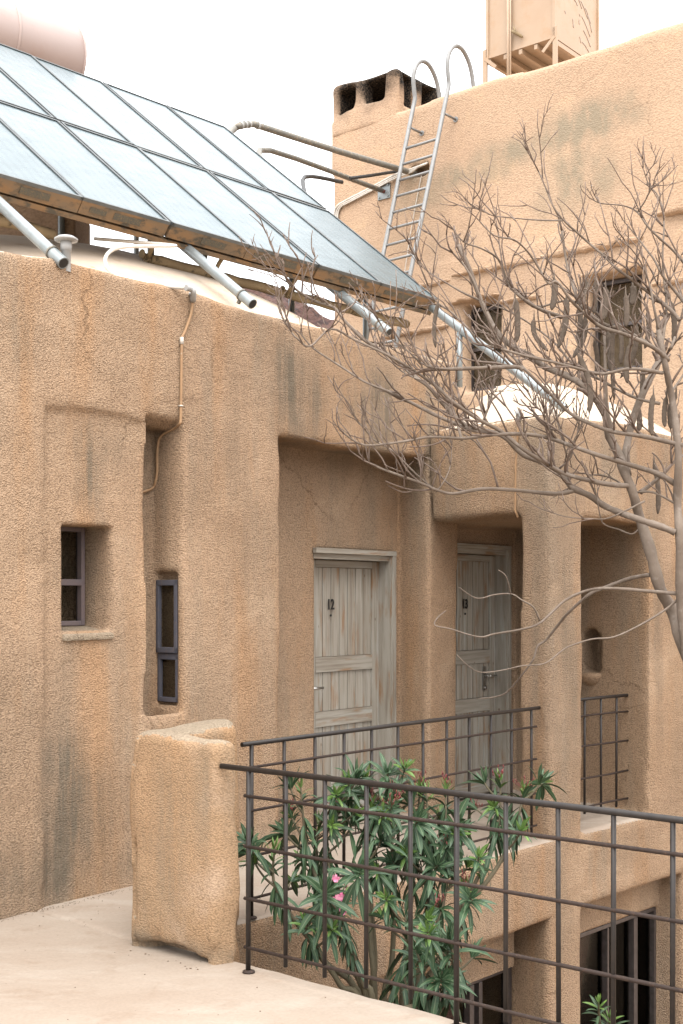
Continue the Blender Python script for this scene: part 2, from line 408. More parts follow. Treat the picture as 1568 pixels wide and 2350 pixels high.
M_WOOD = wood_mat('weathered_painted_wood')
def bark_mat():
    m, t, b = newmat('grey_bark'); g = N(t)
    col = g.mix(g.ramp(g.noise(g.pos, 5, 5, .65), .35, .65), (.245, .195, .155), (.165, .128, .10))
    col = g.mix(g.ramp(g.noise(g.pos, 28, 4), .55, .75, 0, .7), col, (.32, .27, .23))
    g.put(b.inputs['Base Color'], col); b.inputs['Roughness'].default_value = .85; b.inputs['Specular IOR Level'].default_value = .2
    g.put(b.inputs['Normal'], g.bump(g.noise(g.mapv(g.pos, (90, 90, 30)), 1, 4), .6, .006))
    return m
M_BARK = bark_mat()
M_TWIG = painted('brown_twig_bark', (.15, .105, .08), (.215, .162, .13), .85, 0, 9, 0, (.29, .235, .20), .2, (.52, .7))
def leaf_mat(name, c1, c2, rib):
    m, t, b = newmat(name); g = N(t)
    uv = g.nd('SeparateXYZ'); g.put(uv.inputs[0], g.nd('TexCoord').outputs['UV'])
    rn = g.nd('ObjectInfo').outputs['Random']
    col = g.mix(g.ramp(g.noise(g.pos, 13, 3, .6), .35, .62), c1, c2)
    col = g.mix(g.ramp(g.noise(g.pos, 21, 2), .66, .72, 0, .5), col, tuple(x*1.9 for x in c2[:2])+(c2[2]*.9,))
    dd = g.math('ABSOLUTE', g.math('SUBTRACT', uv.outputs[0], .5))
    col = g.mix(g.ramp(dd, .03, .085, .8, 0), col, rib)
    g.put(b.inputs['Base Color'], col); b.inputs['Roughness'].default_value = .45; b.inputs['Specular IOR Level'].default_value = .3
    try: b.inputs['Subsurface Weight'].default_value = 0
    except Exception: pass
    return m
M_LEAF = leaf_mat('oleander_leaf', (.026, .060, .028), (.052, .098, .045), (.17, .21, .12))
M_YOUNG = leaf_mat('young_oleander_leaf', (.075, .15, .030), (.11, .19, .045), (.20, .27, .10))

# ================================================================ plan of the place
V2 = lambda p: Vector((p[0], p[1], 0))
A0 = Vector((-1.754, 6.42, 0)); AX = Vector((.62, .784, 0)).normalized(); AN = Vector((.784, -.62, 0)).normalized()
P0 = Vector((.66, 9.47, 0)); BD = Vector((.606, -.795, 0)).normalized(); BN = Vector((-.795, -.606, 0)).normalized()
K = P0+BD*1.237
CX = Vector((.68, .733, 0)).normalized(); CN = Vector((.733, -.68, 0)).normalized()
WO = Vector((-.83, 5.98, 0)); WX = (K-WO).normalized(); WN = Vector((WX.y, -WX.x, 0))
EO = Vector((.85, 13.5, 0)); EX = Vector((.77, -.638, 0)).normalized(); EN = Vector((-.638, -.77, 0)).normalized()
Z = Vector((0, 0, 1))
def inA(s, n, z=0): return A0+AX*s+AN*n+Z*z
def inC(q, n, z=0): return K+CX*q+CN*n+Z*z
def inE(t, n, z=0): return EO+EX*t+EN*n+Z*z
def dB_of(x, y): return (x-P0.x)*BN.x+(y-P0.y)*BN.y          # >0 in front of the porch's face
def dC_of(x, y): return (x-K.x)*CN.x+(y-K.y)*CN.y
def nA_of(x, y): return (x-A0.x)*AN.x+(y-A0.y)*AN.y
def sA_of(x, y): return (x-A0.x)*AX.x+(y-A0.y)*AX.y

# ---------------------------------------------------------------- ground and hills
def ground():
    bm = nb(); n = 60
    xs = [(-1 if i < 0 else 1)*(abs(i)/30)**2.6*2500 for i in range(-30, 31)]
    vs = [[bm.verts.new((x, y+8, -3.0)) for y in xs] for x in xs]
    for i in range(60):
        for j in range(60): bm.faces.new((vs[i][j], vs[i+1][j], vs[i+1][j+1], vs[i][j+1]))
    tag(obj('ground', bm, M_GROUND, None, True), kind='structure')
    nx, ny = 150, 70
    X, Y = np.meshgrid(np.linspace(-95, 75, nx), np.linspace(118, 260, ny), indexing='ij')
    ridge = 46-np.abs(X+8)*.42
    prof = np.clip((Y-118)/45, 0, 1)
    H = ridge*prof**.8+fbm(X, Y, X*0, .05, 5)*5*prof+np.abs(fbm(X, Y, X*0+9, .16, 4))*3.4*prof
    H = np.maximum(H-3.2, -3.4)
    bm = nb()
    vs = [[bm.verts.new((X[i, j], Y[i, j], H[i, j])) for j in range(ny)] for i in range(nx)]
    for i in range(nx-1):
        for j in range(ny-1): bm.faces.new((vs[i][j], vs[i+1][j], vs[i+1][j+1], vs[i][j+1]))
    tag(obj('hills', bm, M_HILL), kind='structure')
ground()

# ---------------------------------------------------------------- terrace in front
def terrace():
    nd = Vector((.985, -.83, 0)).normalized(); e0 = WO-Vector((.02, .02, 0))
    edge = [e0+nd*(i*.09) for i in range(62)]
    outer = [Vector((6, -3, 0)), Vector((-7, -3, 0)), Vector((-7, -.2, 0)), inA(-4.6, .02), inA(.0, .02), inA(.215, .02)]
    joint = [Vector((-1.64, 6.575, 0)), Vector((-1.3, 6.276, 0)), Vector((-.99, 5.96, 0))]
    bm = nb()
    ring = []
    for i, p in enumerate(edge): ring.append(p+Vector((-nd.y, nd.x, 0))*.012*float(fbm(np.array([p.x]), np.array([p.y]), np.array([0.]), 4)[0]))
    ring += outer+joint
    top = [bm.verts.new((p.x, p.y, 0)) for p in ring]; low = [bm.verts.new((p.x, p.y, -.5)) for p in ring]
    f = bm.faces.new(top); bm.faces.new(low[::-1])
    n = len(ring)
    for i in range(n): bm.faces.new((top[i], low[i], low[(i+1)%n], top[(i+1)%n]))
    es = [e for e in f.edges]
    bmesh.ops.bevel(bm, geom=es, offset=.018, segments=3, affect='EDGES')
    tag(obj('terrace', bm, M_FLOOR), kind='structure')
terrace()

# ---------------------------------------------------------------- walkway (gallery) along the house
def walkway():
    def f(r, m, z):
        x = WO.x+WX.x*r+WN.x*m; y = WO.y+WX.y*r+WN.y*m
        d = smax(np.maximum(m, np.maximum(z, -.54-z)), -1.75-m, .02)
        d = smax(np.maximum(m, -.54-z), z, .03)
        d = np.maximum(d, -nA_of(x, y)-.75)
        d = np.maximum(d, dB_of(x, y)*-1-.14)      # stops at the porch
        # joint with the terrace
        jx = np.array([-1.62, -.99]); jy = np.array([6.60, 5.98]); dx, dy = jx[1]-jx[0], jy[1]-jy[0]; l = math.hypot(dx, dy)
        dj = ((x-jx[0])*dy-(y-jy[0])*dx)/l
        d = np.maximum(d, dj+.0)
        return d+fbm(r, m, z, 2.1, 3)*.006*(z < -.03)
    st = stains([(.35, -.2, .8, .35, .75), (1.2, -.45, .7, .2, .5), (2.4, -.35, .9, .25, .35)])
    o = netmesh('walkway', f, (-.6, -2.6, -.62), (3.75, .1, .06), .03, (WO, WX, WN), [M_ANNEX, M_FLOOR], None, st,
                lambda n, c: (n[:, 2] > .6).astype(int))
    tag(o, kind='structure')
walkway()

# ---------------------------------------------------------------- the low house with door 12
ZT = 3.45
house = thing('adobe_house', tuple(inA(1.8, 0)), 'low adobe house of rough tan plaster with door 12 and two narrow slit windows', 'house')
def house_wall():
    def f(s, n, z):
        x = A0.x+AX.x*s+AN.x*n; y = A0.y+AX.y*s+AN.y*n; dB = dB_of(x, y)
        d = smax(smax(smax(n, z-ZT-.012*s-.02*np.sin(s*1.1+.5)-.02*vnoise(s, n*0, z*0, 2.2), .06), s-4.31, .07), -.70-n, .05)
        d = d+fbm(s, n, z, 1.5, 2)*.007+fbm(s, n, z, 5.5, 2)*.005
        wav = vnoise(s, n, z, 2.8)*.015
        d = cut(d, bx(s, n, z, .285, 1.0+wav*.5, -.022, .3, -1, 2.675+wav), .006)                # sunk panel
        d = cut(d, bx(s, n, z, .428+wav*.5, .775+wav*.6, -.36, .4, 1.465-.10*np.clip(n+.14, -.3, 0), 2.045+wav*.5), .018)       # window niche
        dsl = np.maximum(np.maximum(np.maximum(1.018+wav*.7-s, s-1.30-wav*.5-.10*np.clip(n+.12, 0, .2)), -.25-n), np.maximum(.97+.35*n-z, z-2.66-wav-.45*np.clip(n+.12, 0, .2)))
        d = cut(d, dsl, .025)
        d = cut(d, bx(s, n, z, 1.08, 1.36, -.24, -.055, 1.0, 1.80), .02)
        dbay = np.maximum(np.maximum(np.maximum(2.192+wav*.4-s, z-2.70-wav*1.2), -.34-n), np.maximum(.02-z, -dB))
        d = cut(d, dbay, .035)
        d = cut(d, bx(s, n, z, 2.955, 3.886, -.62, 0, -.2, 2.0), .012)
        return d
    st = stains([(.13, 3.0, .12, .25, .3), (.60, 2.40, .11, .26, 1.0), (.70, 1.8, .08, .3, .9), (.75, 2.5, .2, .15, .35), (2.28, 3.03, .19, .44, 1.1), (2.55, 2.95, .13, .34, .8), (3.25, 2.96, .24, .40, 1.1), (3.0, 3.05, .3, .2, .4),
                 (.44, .55, .18, .52, 1.25), (.38, .2, .14, .3, 1.15), (.62, .38, .22, .38, .6), (.0, .18, .45, .20, .75), (.60, 1.72, .24, .34, .45), (.86, 1.2, .12, .9, .3), (.45, 1.2, .1, .5, .3),
                 (1.0, .15, .6, .12, .5), (1.75, 2.6, .10, .6, .4), (1.85, 2.3, .05, .9, .35), (-.2, .9, .3, .6, .3), (2.0, .12, .5, .1, .55), (3.5, 2.8, .12, .4, .35), (1.55, .3, .15, .4, .3)])
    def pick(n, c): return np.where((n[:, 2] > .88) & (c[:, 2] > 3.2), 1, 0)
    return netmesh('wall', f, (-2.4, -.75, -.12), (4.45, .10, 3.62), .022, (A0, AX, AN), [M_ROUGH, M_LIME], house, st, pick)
house_wall()
def house_roof():
    bm = nb(); ns, nn = 70, 50
    S, Q = np.meshgrid(np.linspace(-3.2, 4.28, ns), np.linspace(-.05, -4.6, nn), indexing='ij')
    e = np.clip(1-((S-2.1)/2.75)**2-((Q+2.2)/2.08)**2, 0, 1)
    H = ZT-.006+.012*S+.74*e**.9+fbm(S, Q, S*0, .9, 3)*.010
    vs = [[bm.verts.new(inA(S[i, j], Q[i, j], H[i, j])) for j in range(nn)] for i in range(ns)]
    for i in range(ns-1):
        for j in range(nn-1): bm.faces.new((vs[i][j], vs[i+1][j], vs[i+1][j+1], vs[i][j+1])).smooth = True
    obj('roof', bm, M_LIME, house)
    # the plain rear and side walls that carry the roof
    bm = nb()
    box(bm, inA(-2.9, -2.9, 1.6), (AX, AN, Z), (.28, 1.64, 1.75)); box(bm, inA(.55, -4.4, 1.6), (AX, AN, Z), (3.72, .25, 1.75)); box(bm, inA(4.0, -2.9, 1.6), (AX, AN, Z), (.24, 1.24, 1.75))
    obj('rear_wall', bm, M_TALL, house)
    bm = nb(); box(bm, Vector((-2.9, 9.3, 3.85)), ((1, 0, 0), (0, 1, 0), Z), (.98, .3, .68), .04)
    obj('roof_parapet', bm, M_TALL, house)
house_roof()

M_LIME2 = plaster('pale_plaster', (.50, .40, .29), (.44, .34, .24), (.36, .30, .21), stain=False, fine=.3)
def window(parent, label, o, ax, n, x0, x1, z0, z1, fw, dep, bars=(), vbars=(), mat=M_WINFR, curtain=None, lower=None):
    """framed window in the plane through o with axis ax and outward normal n"""
    bm = nb()
    def bar(a0, a1, b0, b1, m=mat, d=dep, off=0):
        box(bm, o+ax*((a0+a1)/2)+n*(off)+Z*((b0+b1)/2), (ax, n, Z), ((a1-a0)/2, d/2, (b1-b0)/2), .004)
    bar(x0, x0+fw, z0, z1); bar(x1-fw, x1, z0, z1); bar(x0+fw, x1-fw, z1-fw, z1); bar(x0+fw, x1-fw, z0, z0+fw)
    for b, hw in bars: bar(x0+fw, x1-fw, b-hw, b+hw, off=.004)
    for b, hw in vbars: bar(b-hw, b+hw, z0+fw, z1-fw, off=.006)
    wdo = obj('window', bm, mat, parent)
    bm = nb(); box(bm, o+ax*((x0+x1)/2)-n*.012+Z*((z0+z1)/2), (ax, n, Z), ((x1-x0)/2-.004, .003, (z1-z0)/2-.004)); obj('pane', bm, M_PANE, wdo)
    if curtain:
        bm = nb(); c0, c1 = curtain; k = 60; prev = None
        for i in range(k+1):
            a = c0+(c1-c0)*i/k; d = -.10+.022*math.sin(a*55)+.012*math.sin(a*23+1)
            cur = [bm.verts.new(o+ax*a+n*d+Z*zz) for zz in (z0+.02, z1-.02)]
            if prev: bm.faces.new((prev[0], cur[0], cur[1], prev[1])).smooth = True
            prev = cur
        obj('curtain', bm, M_CURT, wdo)
    return wdo
# window 1 behind the square niche; lower light in mauve
w1 = window(house, None, inA(0, -.25), AX, AN, .30, .752, 1.49, 2.05, .027, .05, [(1.735, .018)], (), M_MAUVE)
bm = nb(); box(bm, inA(.60, -.127, 1.462)+Z*-.012, ((AX+Z*.01), AN-Z*.16, Z), (.178, .122, .018), .012); obj('sill', bm, M_LIME2, house)
# window 2: the slit in the return of the slot, faces along the wall
def slit_window():
    o = Vector(inA(1.338, -.148)); ax = AN; n = -AX
    bm = nb()
    def bar(a0, a1, b0, b1, off=0, d=.03): box(bm, o+ax*((a0+a1)/2)+n*off+Z*((b0+b1)/2), (ax, n, Z), ((a1-a0)/2, d/2, (b1-b0)/2), .004)
    h = .0895
    for x0, x1 in ((-h, -h+.021), (h-.026, h)): bar(x0, x1, 1.02, 1.30); bar(x0, x1, 1.315, 1.755, .012)
    bar(-h, h, 1.02, 1.048); bar(-h, h, 1.275, 1.313); bar(-h, h, 1.316, 1.35, .012); bar(-h, h, 1.722, 1.756, .012)
    wdo = obj('window', bm, M_WINFR, house)
    bm = nb(); box(bm, o-n*.012+Z*1.39, (ax, n, Z), (h, .003, .365)); obj('pane', bm, M_PANE, wdo)
slit_window()
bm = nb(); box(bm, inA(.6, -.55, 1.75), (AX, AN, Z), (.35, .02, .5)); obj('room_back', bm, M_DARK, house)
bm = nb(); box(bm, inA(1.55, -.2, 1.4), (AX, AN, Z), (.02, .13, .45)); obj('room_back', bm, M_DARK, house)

def uvbox(bm, c, ax, half, swap=False, du=0.0):
    uv = bm.loops.layers.uv.verify(); n0 = len(bm.faces)
    box(bm, c, ax, half); bm.faces.ensure_lookup_table(); a, n, zz = [Vector(t) for t in ax]
    for f in list(bm.faces)[n0:]:
        for l in f.loops:
            p = l.vert.co-Vector(c); u, v = p.dot(a)+p.dot(n)*.7, p.dot(zz)
            l[uv].uv = ((v+du, u+du*3) if swap else (u+du, v+du*5))
def text_mesh(s, size, mat, loc, ax, n, parent, name='number', xs=.8):
    cu = bpy.data.curves.new(name, 'FONT'); cu.body = s; cu.size = size; cu.extrude = .0025; cu.align_x = 'CENTER'; cu.offset = size*.018
    to = bpy.data.objects.new('t', cu); SC.collection.objects.link(to)
    me = bpy.data.meshes.new_from_object(to.evaluated_get(bpy.context.evaluated_depsgraph_get()))
    bpy.data.objects.remove(to)
    for v in me.vertices: v.co = loc+ax*(v.co.x*xs)+Z*v.co.y+n*v.co.z
    return link(name, me, mat, parent)
def door(parent, org, s0, s1, ztop, num, nx, hx, label=None):
    """plank door in a house-front plane; org(s, depth, z) gives world points, depth 0 = the wall face"""
    lw0, lw1 = s0+.05, s1-.045; dl = -.12; du = random.random()*9
    bm = nb()
    def bar(a0, a1, z0, z1, d, t, swap): uvbox(bm, org((a0+a1)/2, d, (z0+z1)/2), (AX, AN, Z), ((a1-a0)/2, t/2, (z1-z0)/2), swap, random.random()*9)
    zt = ztop-.075; st = .085
    def panel(z0, z1, k):
        w_ = (lw1-st-lw0-st)/k
        for i in range(k): bar(lw0+st+w_*i+.0035, lw0+st+w_*(i+1)-.0035, z0, z1, dl-.008+random.uniform(-.001, .001), .024, False)
        uvbox(bm, org((lw0+lw1)/2, dl-.022, (z0+z1)/2), (AX, AN, Z), ((lw1-lw0)/2-st, .004, (z1-z0)/2), False, du)
    bar(lw0, lw0+st, .012, zt, dl, .034, False); bar(lw1-st, lw1, .012, zt, dl, .034, False)
    for z0, z1 in ((.012, .115), (.705, .815), (1.105, 1.215), (zt-.05, zt)): bar(lw0+st+.002, lw1-st-.002, z0, z1, dl+.001, .034, True)
    panel(.119, .702, 7); panel(.818, 1.102, 7); panel(1.218, zt-.053, 7)
    dr = obj('door', bm, M_WOOD, parent)
    if label: dr['label'] = label
    bm = nb()   # frame: lining, stop and the trim on the wall face
    for a0, a1 in ((lw1+.004, s1),): bar(a0, a1, 0, ztop-.03, -.075, .15, False)
    bar(s0, s1, zt+.006, ztop-.0, -.078, .15, True)
    bar(s1-.028, s1+.014, 0, ztop+.005, .008, .03, False); bar(s0-.012, s1+.014, ztop-.028, ztop+.008, .011, .03, True)
    bar(s1-.040, s1-.026, 0, ztop-.03, .002, .02, False)
    obj('door_frame', bm, M_WOOD, dr)
    bm = nb(); hp = org(hx, dl+.016, .995); tube(bm, [hp, hp+AN*.045], .011, 8)
    tube(bm, [hp+AN*.045, hp+AN*.048+AX*.05, hp+AN*.042+AX*.12], [.010, .010, .009], 8); box(bm, hp+Z*-.02, (AX, AN, Z), (.022, .004, .10), .003)
    tube(bm, [hp-Z*.10+AX*.01, hp-Z*.10+AN*.012+AX*.01], .018, 10)
    obj('handle', bm, M_CHROME, dr)
    text_mesh(num, .108, M_NUM, org(nx, dl+.0185, 1.565), AX, AN, dr)
    bm = nb(); pp = org(nx, dl+.017, 1.52); tube(bm, [pp, pp+AN*.006], .009, 10); obj('peephole', bm, M_NUM, dr)
    return dr
door(house, lambda s, d, z: inA(s, -.33+d, z), 2.935, 3.885, 2.0, '12', 3.245, 2.99, 'weathered grey plank door numbered 12')

# ---------------------------------------------------------------- the corner house with the porch and door 13
annex = thing('adobe_house', tuple(K), 'adobe corner house with an open porch on one pillar, door 13 and a lower storey', 'house')
INT = [(P0+BN*.12), P0+BD*.957+BN*.12, P0+BD*.957-BN*.30, Vector((1.495, 8.985, 0)), inC(.433, .12), inC(1.347, .12), Vector((2.33, 9.475, 0)),
       inA(5.35, -.12), inA(4.345, -.12), inA(4.345, -.05), inA(3.80, -.05)]
def annex_wall():
    Vp = [(p.x, p.y) for p in INT]
    nl = inA(5.18, .31); nc = (nl.x, nl.y)
    rv = (Vector((2.33, 9.475, 0))-inA(5.35, -.12)).normalized(); rn = Vector((rv.y, -rv.x, 0))
    if rn.dot(CX) > 0: rn = -rn
    def f(x, y, z):
        dB, dC, nA, sA = dB_of(x, y), dC_of(x, y), nA_of(x, y), sA_of(x, y)
        d = smax(smax(dB, dC, .06), z-2.93-.02*np.sin(x*2.1+y), .07)
        d = np.maximum(d, np.minimum(.02-nA, 4.24-sA)*1.0)
        d = d+fbm(x, y, z, 1.6, 2)*.014+fbm(x, y, z, 5.5, 2)*.005
        wav = vnoise(x, y, z, 2.8)*.018
        pin = np.maximum(np.maximum(poly2(x, y, Vp), 0.0-z), z-2.22-wav)
        d = cut(d, pin, .03)
        d = cut(d, np.maximum(bx(sA, nA, z, 4.42, 5.26, -.45, .1, -.01, 2.08), -2.5+z), .012)       # door 13 opening
        q = (x-K.x)*CX.x+(y-K.y)*CX.y
        cl = np.maximum(np.maximum(np.maximum(.438+wav-q, q-1.88-wav), -.22-dC), np.maximum(z+.53+wav*.4, -2.75-z))
        d = cut(d, cl, .05)
        d = cut(d, np.maximum(np.maximum(np.maximum(np.maximum(.45-q, dB+.16), q-1.88), -1.1-dC), np.maximum(z+.82, -2.75-z)), .01)
        # arched lamp niche in the porch's end wall
        rx = (x-2.01)*rv.x+(y-9.99)*rv.y; dep = (x-2.01)*rn.x+(y-9.99)*rn.y
        arch = np.where(z > 1.30, np.sqrt(rx**2+(z-1.30)**2)-.105, np.maximum(np.abs(rx)-.105, 1.06-z))
        d = cut(d, np.maximum(arch, np.abs(dep)-.17), .02)
        return d
    s0 = stains([])
    def st(x, y, z):
        q = (x-K.x)*CX.x+(y-K.y)*CX.y; t = (x-P0.x)*BD.x+(y-P0.y)*BD.y; fc = dC_of(x, y) > -.1
        a = stains([(.22, 1.6, .13, .7, .55), (.30, .9, .15, .6, .55), (.1, .5, .10, .5, .35), (.3, .2, .3, .2, .4), (.35, 2.5, .3, .4, .5), (.8, 2.65, .4, .25, .45), (1.5, 1.3, .07, .9, .5), (1.42, 2.3, .25, .3, .35), (.2, -.6, .25, .4, .3), (.9, -.2, .5, .2, .4), (1.8, .6, .15, 1.0, .25)])(q, y, z)
        b = stains([(.05, 2.6, .12, .35, .5), (.5, 2.85, .5, .12, .3), (1.0, 2.5, .15, .4, .35)])(t, y, z)
        return np.where(fc, a, b*.8)
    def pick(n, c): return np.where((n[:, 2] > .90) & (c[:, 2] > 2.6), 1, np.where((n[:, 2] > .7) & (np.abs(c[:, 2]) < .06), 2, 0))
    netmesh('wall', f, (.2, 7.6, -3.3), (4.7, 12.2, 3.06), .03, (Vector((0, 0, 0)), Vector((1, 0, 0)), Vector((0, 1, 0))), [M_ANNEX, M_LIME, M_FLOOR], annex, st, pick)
    # bowl-shaped lamp shelf under the niche
    bm = nb(); c = Vector((2.01, 9.99, 1.055)); rings = []
    for j in range(6):
        a = j/5*math.pi/2; r = .12*math.cos(a)+.005; zz = -.11*math.sin(a)
        rings.append([bm.verts.new(c+rv*math.cos(t)*r+rn*math.sin(t)*r*.9+Z*zz) for t in [math.pi*2*k/18 for k in range(18)]])
    for j in range(5):
        for k in range(18): bm.faces.new((rings[j][k], rings[j][(k+1)%18], rings[j+1][(k+1)%18], rings[j+1][k])).smooth = True
    bm.faces.new(rings[0]); obj('lamp_shelf', bm, M_ANNEX, annex)
annex_wall()
def annex_roof():
    bm = nb(); n = 60; G = {}
    xs = np.linspace(.2, 4.65, n); ys = np.linspace(7.8, 12.5, n)
    for i, x in enumerate(xs):
        for j, y in enumerate(ys):
            if dB_of(x, y) < -.03 and dC_of(x, y) < -.03 and nA_of(x, y) > -.0:
                e = max(0, 1-((x-1.45)**2+(y-10.75)**2)/2.15**2)
                e *= (lambda q: q*q*(3-2*q))(max(0, min(1, (min(-dB_of(x, y), -dC_of(x, y))-.02)/.95)))
                G[i, j] = bm.verts.new((x, y, 2.905+.52*e+.012*math.sin(x*5+y*3)))
    for (i, j) in list(G):
        if all(k in G for k in ((i+1, j), (i, j+1), (i+1, j+1))): bm.faces.new((G[i, j], G[i+1, j], G[i+1, j+1], G[i, j+1])).smooth = True
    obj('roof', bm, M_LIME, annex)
annex_roof()
door(annex, lambda s, d, z: inA(s, -.12+d, z), 4.42, 5.26, 2.08, '13', 4.745, 5.05, 'plank door numbered 13 in the shade of the porch')
# lower storey: wall and window under the walkway, window under the right-hand room
def lower_storey():
    def inW(r, m, z=0): return WO+WX*r+WN*m+Z*z
    bm = nb(); ax = (WX, WN, Z)
    box(bm, inW(1.6, -.42, -.72), ax, (1.75, .14, .18)); box(bm, inW(.75, -.42, -1.95), ax, (.72, .14, 1.05))
    obj('lower_wall', bm, M_ANNEX, annex)
    wo_ = inW(0, -.36)
    window(annex, None, wo_, WX, WN, 1.47, 3.4, -2.7, -.9, .045, .06, (), [(1.95, .03), (2.55, .03), (2.92, .025), (3.02, .02)], M_ALU, (1.5, 2.95))
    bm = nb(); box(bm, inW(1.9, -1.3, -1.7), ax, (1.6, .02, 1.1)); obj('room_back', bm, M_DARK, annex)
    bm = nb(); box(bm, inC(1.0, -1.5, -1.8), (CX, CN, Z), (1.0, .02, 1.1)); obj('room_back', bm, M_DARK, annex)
    window(annex, None, inC(0, -.26), CX, CN, .42, 1.88, -2.7, -.82, .03, .06, (), [(1.14, .012), (1.55, .028)], M_ALU, (.46, 1.12))
lower_storey()

# ---------------------------------------------------------------- the tall house behind, with the flue block
tall = thing('adobe_house', tuple(inE(0, 0)), 'tall smooth peach adobe house with a blackened rooftop flue, highest building at the back right', 'house')
def tall_wall():
    def f(t, n, z):
        d = smax(smax(smax(n, -1.28-t, .14), z-7.0-.006*np.sin(t*2.3)-.010*vnoise(t, n*0, z*0, 3.0), .06), t-6.2, .06)
        d = np.maximum(d, -3.0-n)
        d = smin(d, np.maximum(bx(t, n, z, -9, -.33, -.84, .0, 6.5, 7.12), -1.28-t), .02)
        d = d+fbm(t, n, z, 1.2, 3)*.008+np.where(np.abs(z-4.7) < .5, fbm(t, n, z, 3.0, 2)*.012, 0)
        d = cut(d, bx(t, n, z, .56, 1.0, -.22, .5, 3.82, 4.72), .04)
        d = cut(d, bx(t, n, z, 2.02, 2.56, -.22, .5, 3.85, 4.76), .04)
        d = cut(d, bx(t, n, z, -.12, .10, -.16, .5, 6.21, 6.33)+vnoise(t, n, z, 9)*.03, .02)       # broken hole where the pipes enter
        return d
    st = stains([(1.5, 6.20, 1.0, .17, 1.3), (.55, 6.10, .75, .16, 1.1), (2.0, 6.30, .62, .24, 1.5), (1.85, 5.80, .26, .42, 1.1), (2.2, 5.80, .2, .35, .8), (.0, 6.0, .35, .3, .9), (-.3, 5.55, .25, .2, .35), (1.55, 5.65, .16, .4, .55), (1.95, 5.6, .12, .4, .4), (-.05, 5.9, .25, .2, .6),
                 (.6, 5.3, .15, .5, .25), (-1.1, 5.4, .2, .3, .4), (.2, 5.4, .2, .4, .3), (3.0, 4.0, .5, .5, .2)])
    netmesh('wall', f, (-1.45, -3.1, -.2), (6.35, .2, 7.2), .045, (EO, EX, EN), [M_TALL], tall, st)
    def g(t, n, z):
        d = smax(smax(smax(n-.002, -1.275-t, .10), t+.305, .05), smax(-.86-n, z-7.50-.02*np.sin(t*3), .06), .08)
        d = d+fbm(t, n, z, 2.5, 3)*.012
        d = np.maximum(d, 6.9-z)
        for a, b, z0, z1 in ((-1.15, -.93, 7.17, 7.41), (-.78, -.50, 7.17, 7.43)): d = cut(d, bx(t, n, z, a, b, -.30, .3, z0, z1)+vnoise(t, n, z, 7)*.02, .05)
        for a, b in ((-.30, -.13), (-.70, -.47)): d = cut(d, bx(t, n, z, -.62, .3, a, b, 7.08, 7.43)+vnoise(t, n, z, 7)*.02, .05)
        d = cut(d, bx(t, n, z, -1.1, -.5, -.7, -.2, 7.05, 7.42), .03)
        return d
    def soot(t, n, z):
        nn = fbm(t, n, z, 3.5, 3)
        s = np.zeros(len(t))
        for c, w_ in ((-1.05, .13), (-.63, .20)): s = np.maximum(s, np.where(n > -.05, np.clip(1.35-np.hypot((t-c)/w_/1.35, (z-7.34)/.24)+nn*.35, 0, 1), 0))
        s = np.maximum(s, np.where(n <= -.05, np.clip((z-7.16)/.16-np.abs(n+.42)*.2+nn*.3+.1, 0, 1), 0))
        s = np.maximum(s, np.clip((z-7.33)/.08+nn*.5, 0, 1)*.9*np.where(t > -1.0, 1, .7))
        return np.maximum(s, np.where((n < -.05) & (n > -.8) & (t < -.36) & (z < 7.44), 1, 0)*.98)
    netmesh('chimney', g, (-1.4, -1.0, 6.86), (-.2, .12, 7.6), .03, (EO, EX, EN), [M_SOOT], tall, soot)
    for a, b, z0, z1 in ((.50, 1.06, 3.80, 4.74), (1.98, 2.60, 3.83, 4.78)):
        window(tall, None, inE(0, -.17), EX, EN, a+.03, b-.03, z0+.02, z1-.03, .04, .05, [((z0+z1)/2, .018)], (), M_ALU)
    rl = random.Random(21)
    for (t0, t1, z, dep, th) in ((.42, 1.52, 5.06, .09, .045), (1.50, 2.62, 5.07, .085, .05), (.40, 1.02, 4.77, .13, .03), (-.55, .40, 4.54, .08, .04), (.98, 1.52, 4.69, .07, .03), (-.3, .42, 5.02, .07, .04), (2.75, 3.7, 5.25, .11, .05), (1.96, 2.66, 4.80, .10, .03), (2.7, 3.6, 4.6, .08, .05), (-.9, -.5, 4.2, .05, .05)):
        bm = nb(); prev = None; k = int((t1-t0)/.05)
        for q in range(k+1):
            t = t0+(t1-t0)*q/k; e = math.sin(math.pi*min(1, max(0.02, q/k)*1.0))**.3; d = .75*dep*e*(1+rl.uniform(-.22, .18)); a = th*e*rl.uniform(.7, 1.25); dz = rl.uniform(-.006, .006)
            cur = [bm.verts.new(inE(t, nn, z+zz+dz)) for nn, zz in ((-.05, .02), (d*.5, .012), (d, .0), (d*.9, -a*.5), (d*.35, -a), (-.05, -a*1.3))]
            if prev:
                for m in range(5): bm.faces.new((prev[m], cur[m], cur[m+1], prev[m+1])).smooth = m not in (1, 2)
            prev = cur
        obj('ledge', bm, M_TALL, tall)
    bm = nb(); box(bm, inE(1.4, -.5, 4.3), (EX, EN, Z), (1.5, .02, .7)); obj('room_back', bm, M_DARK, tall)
tall_wall()
ONE = (inE(0, 0), EN)     # wall plane of the tall house
def onE(u, v, off=0.0): return hit(u, v, inE(0, 0), EN, off)

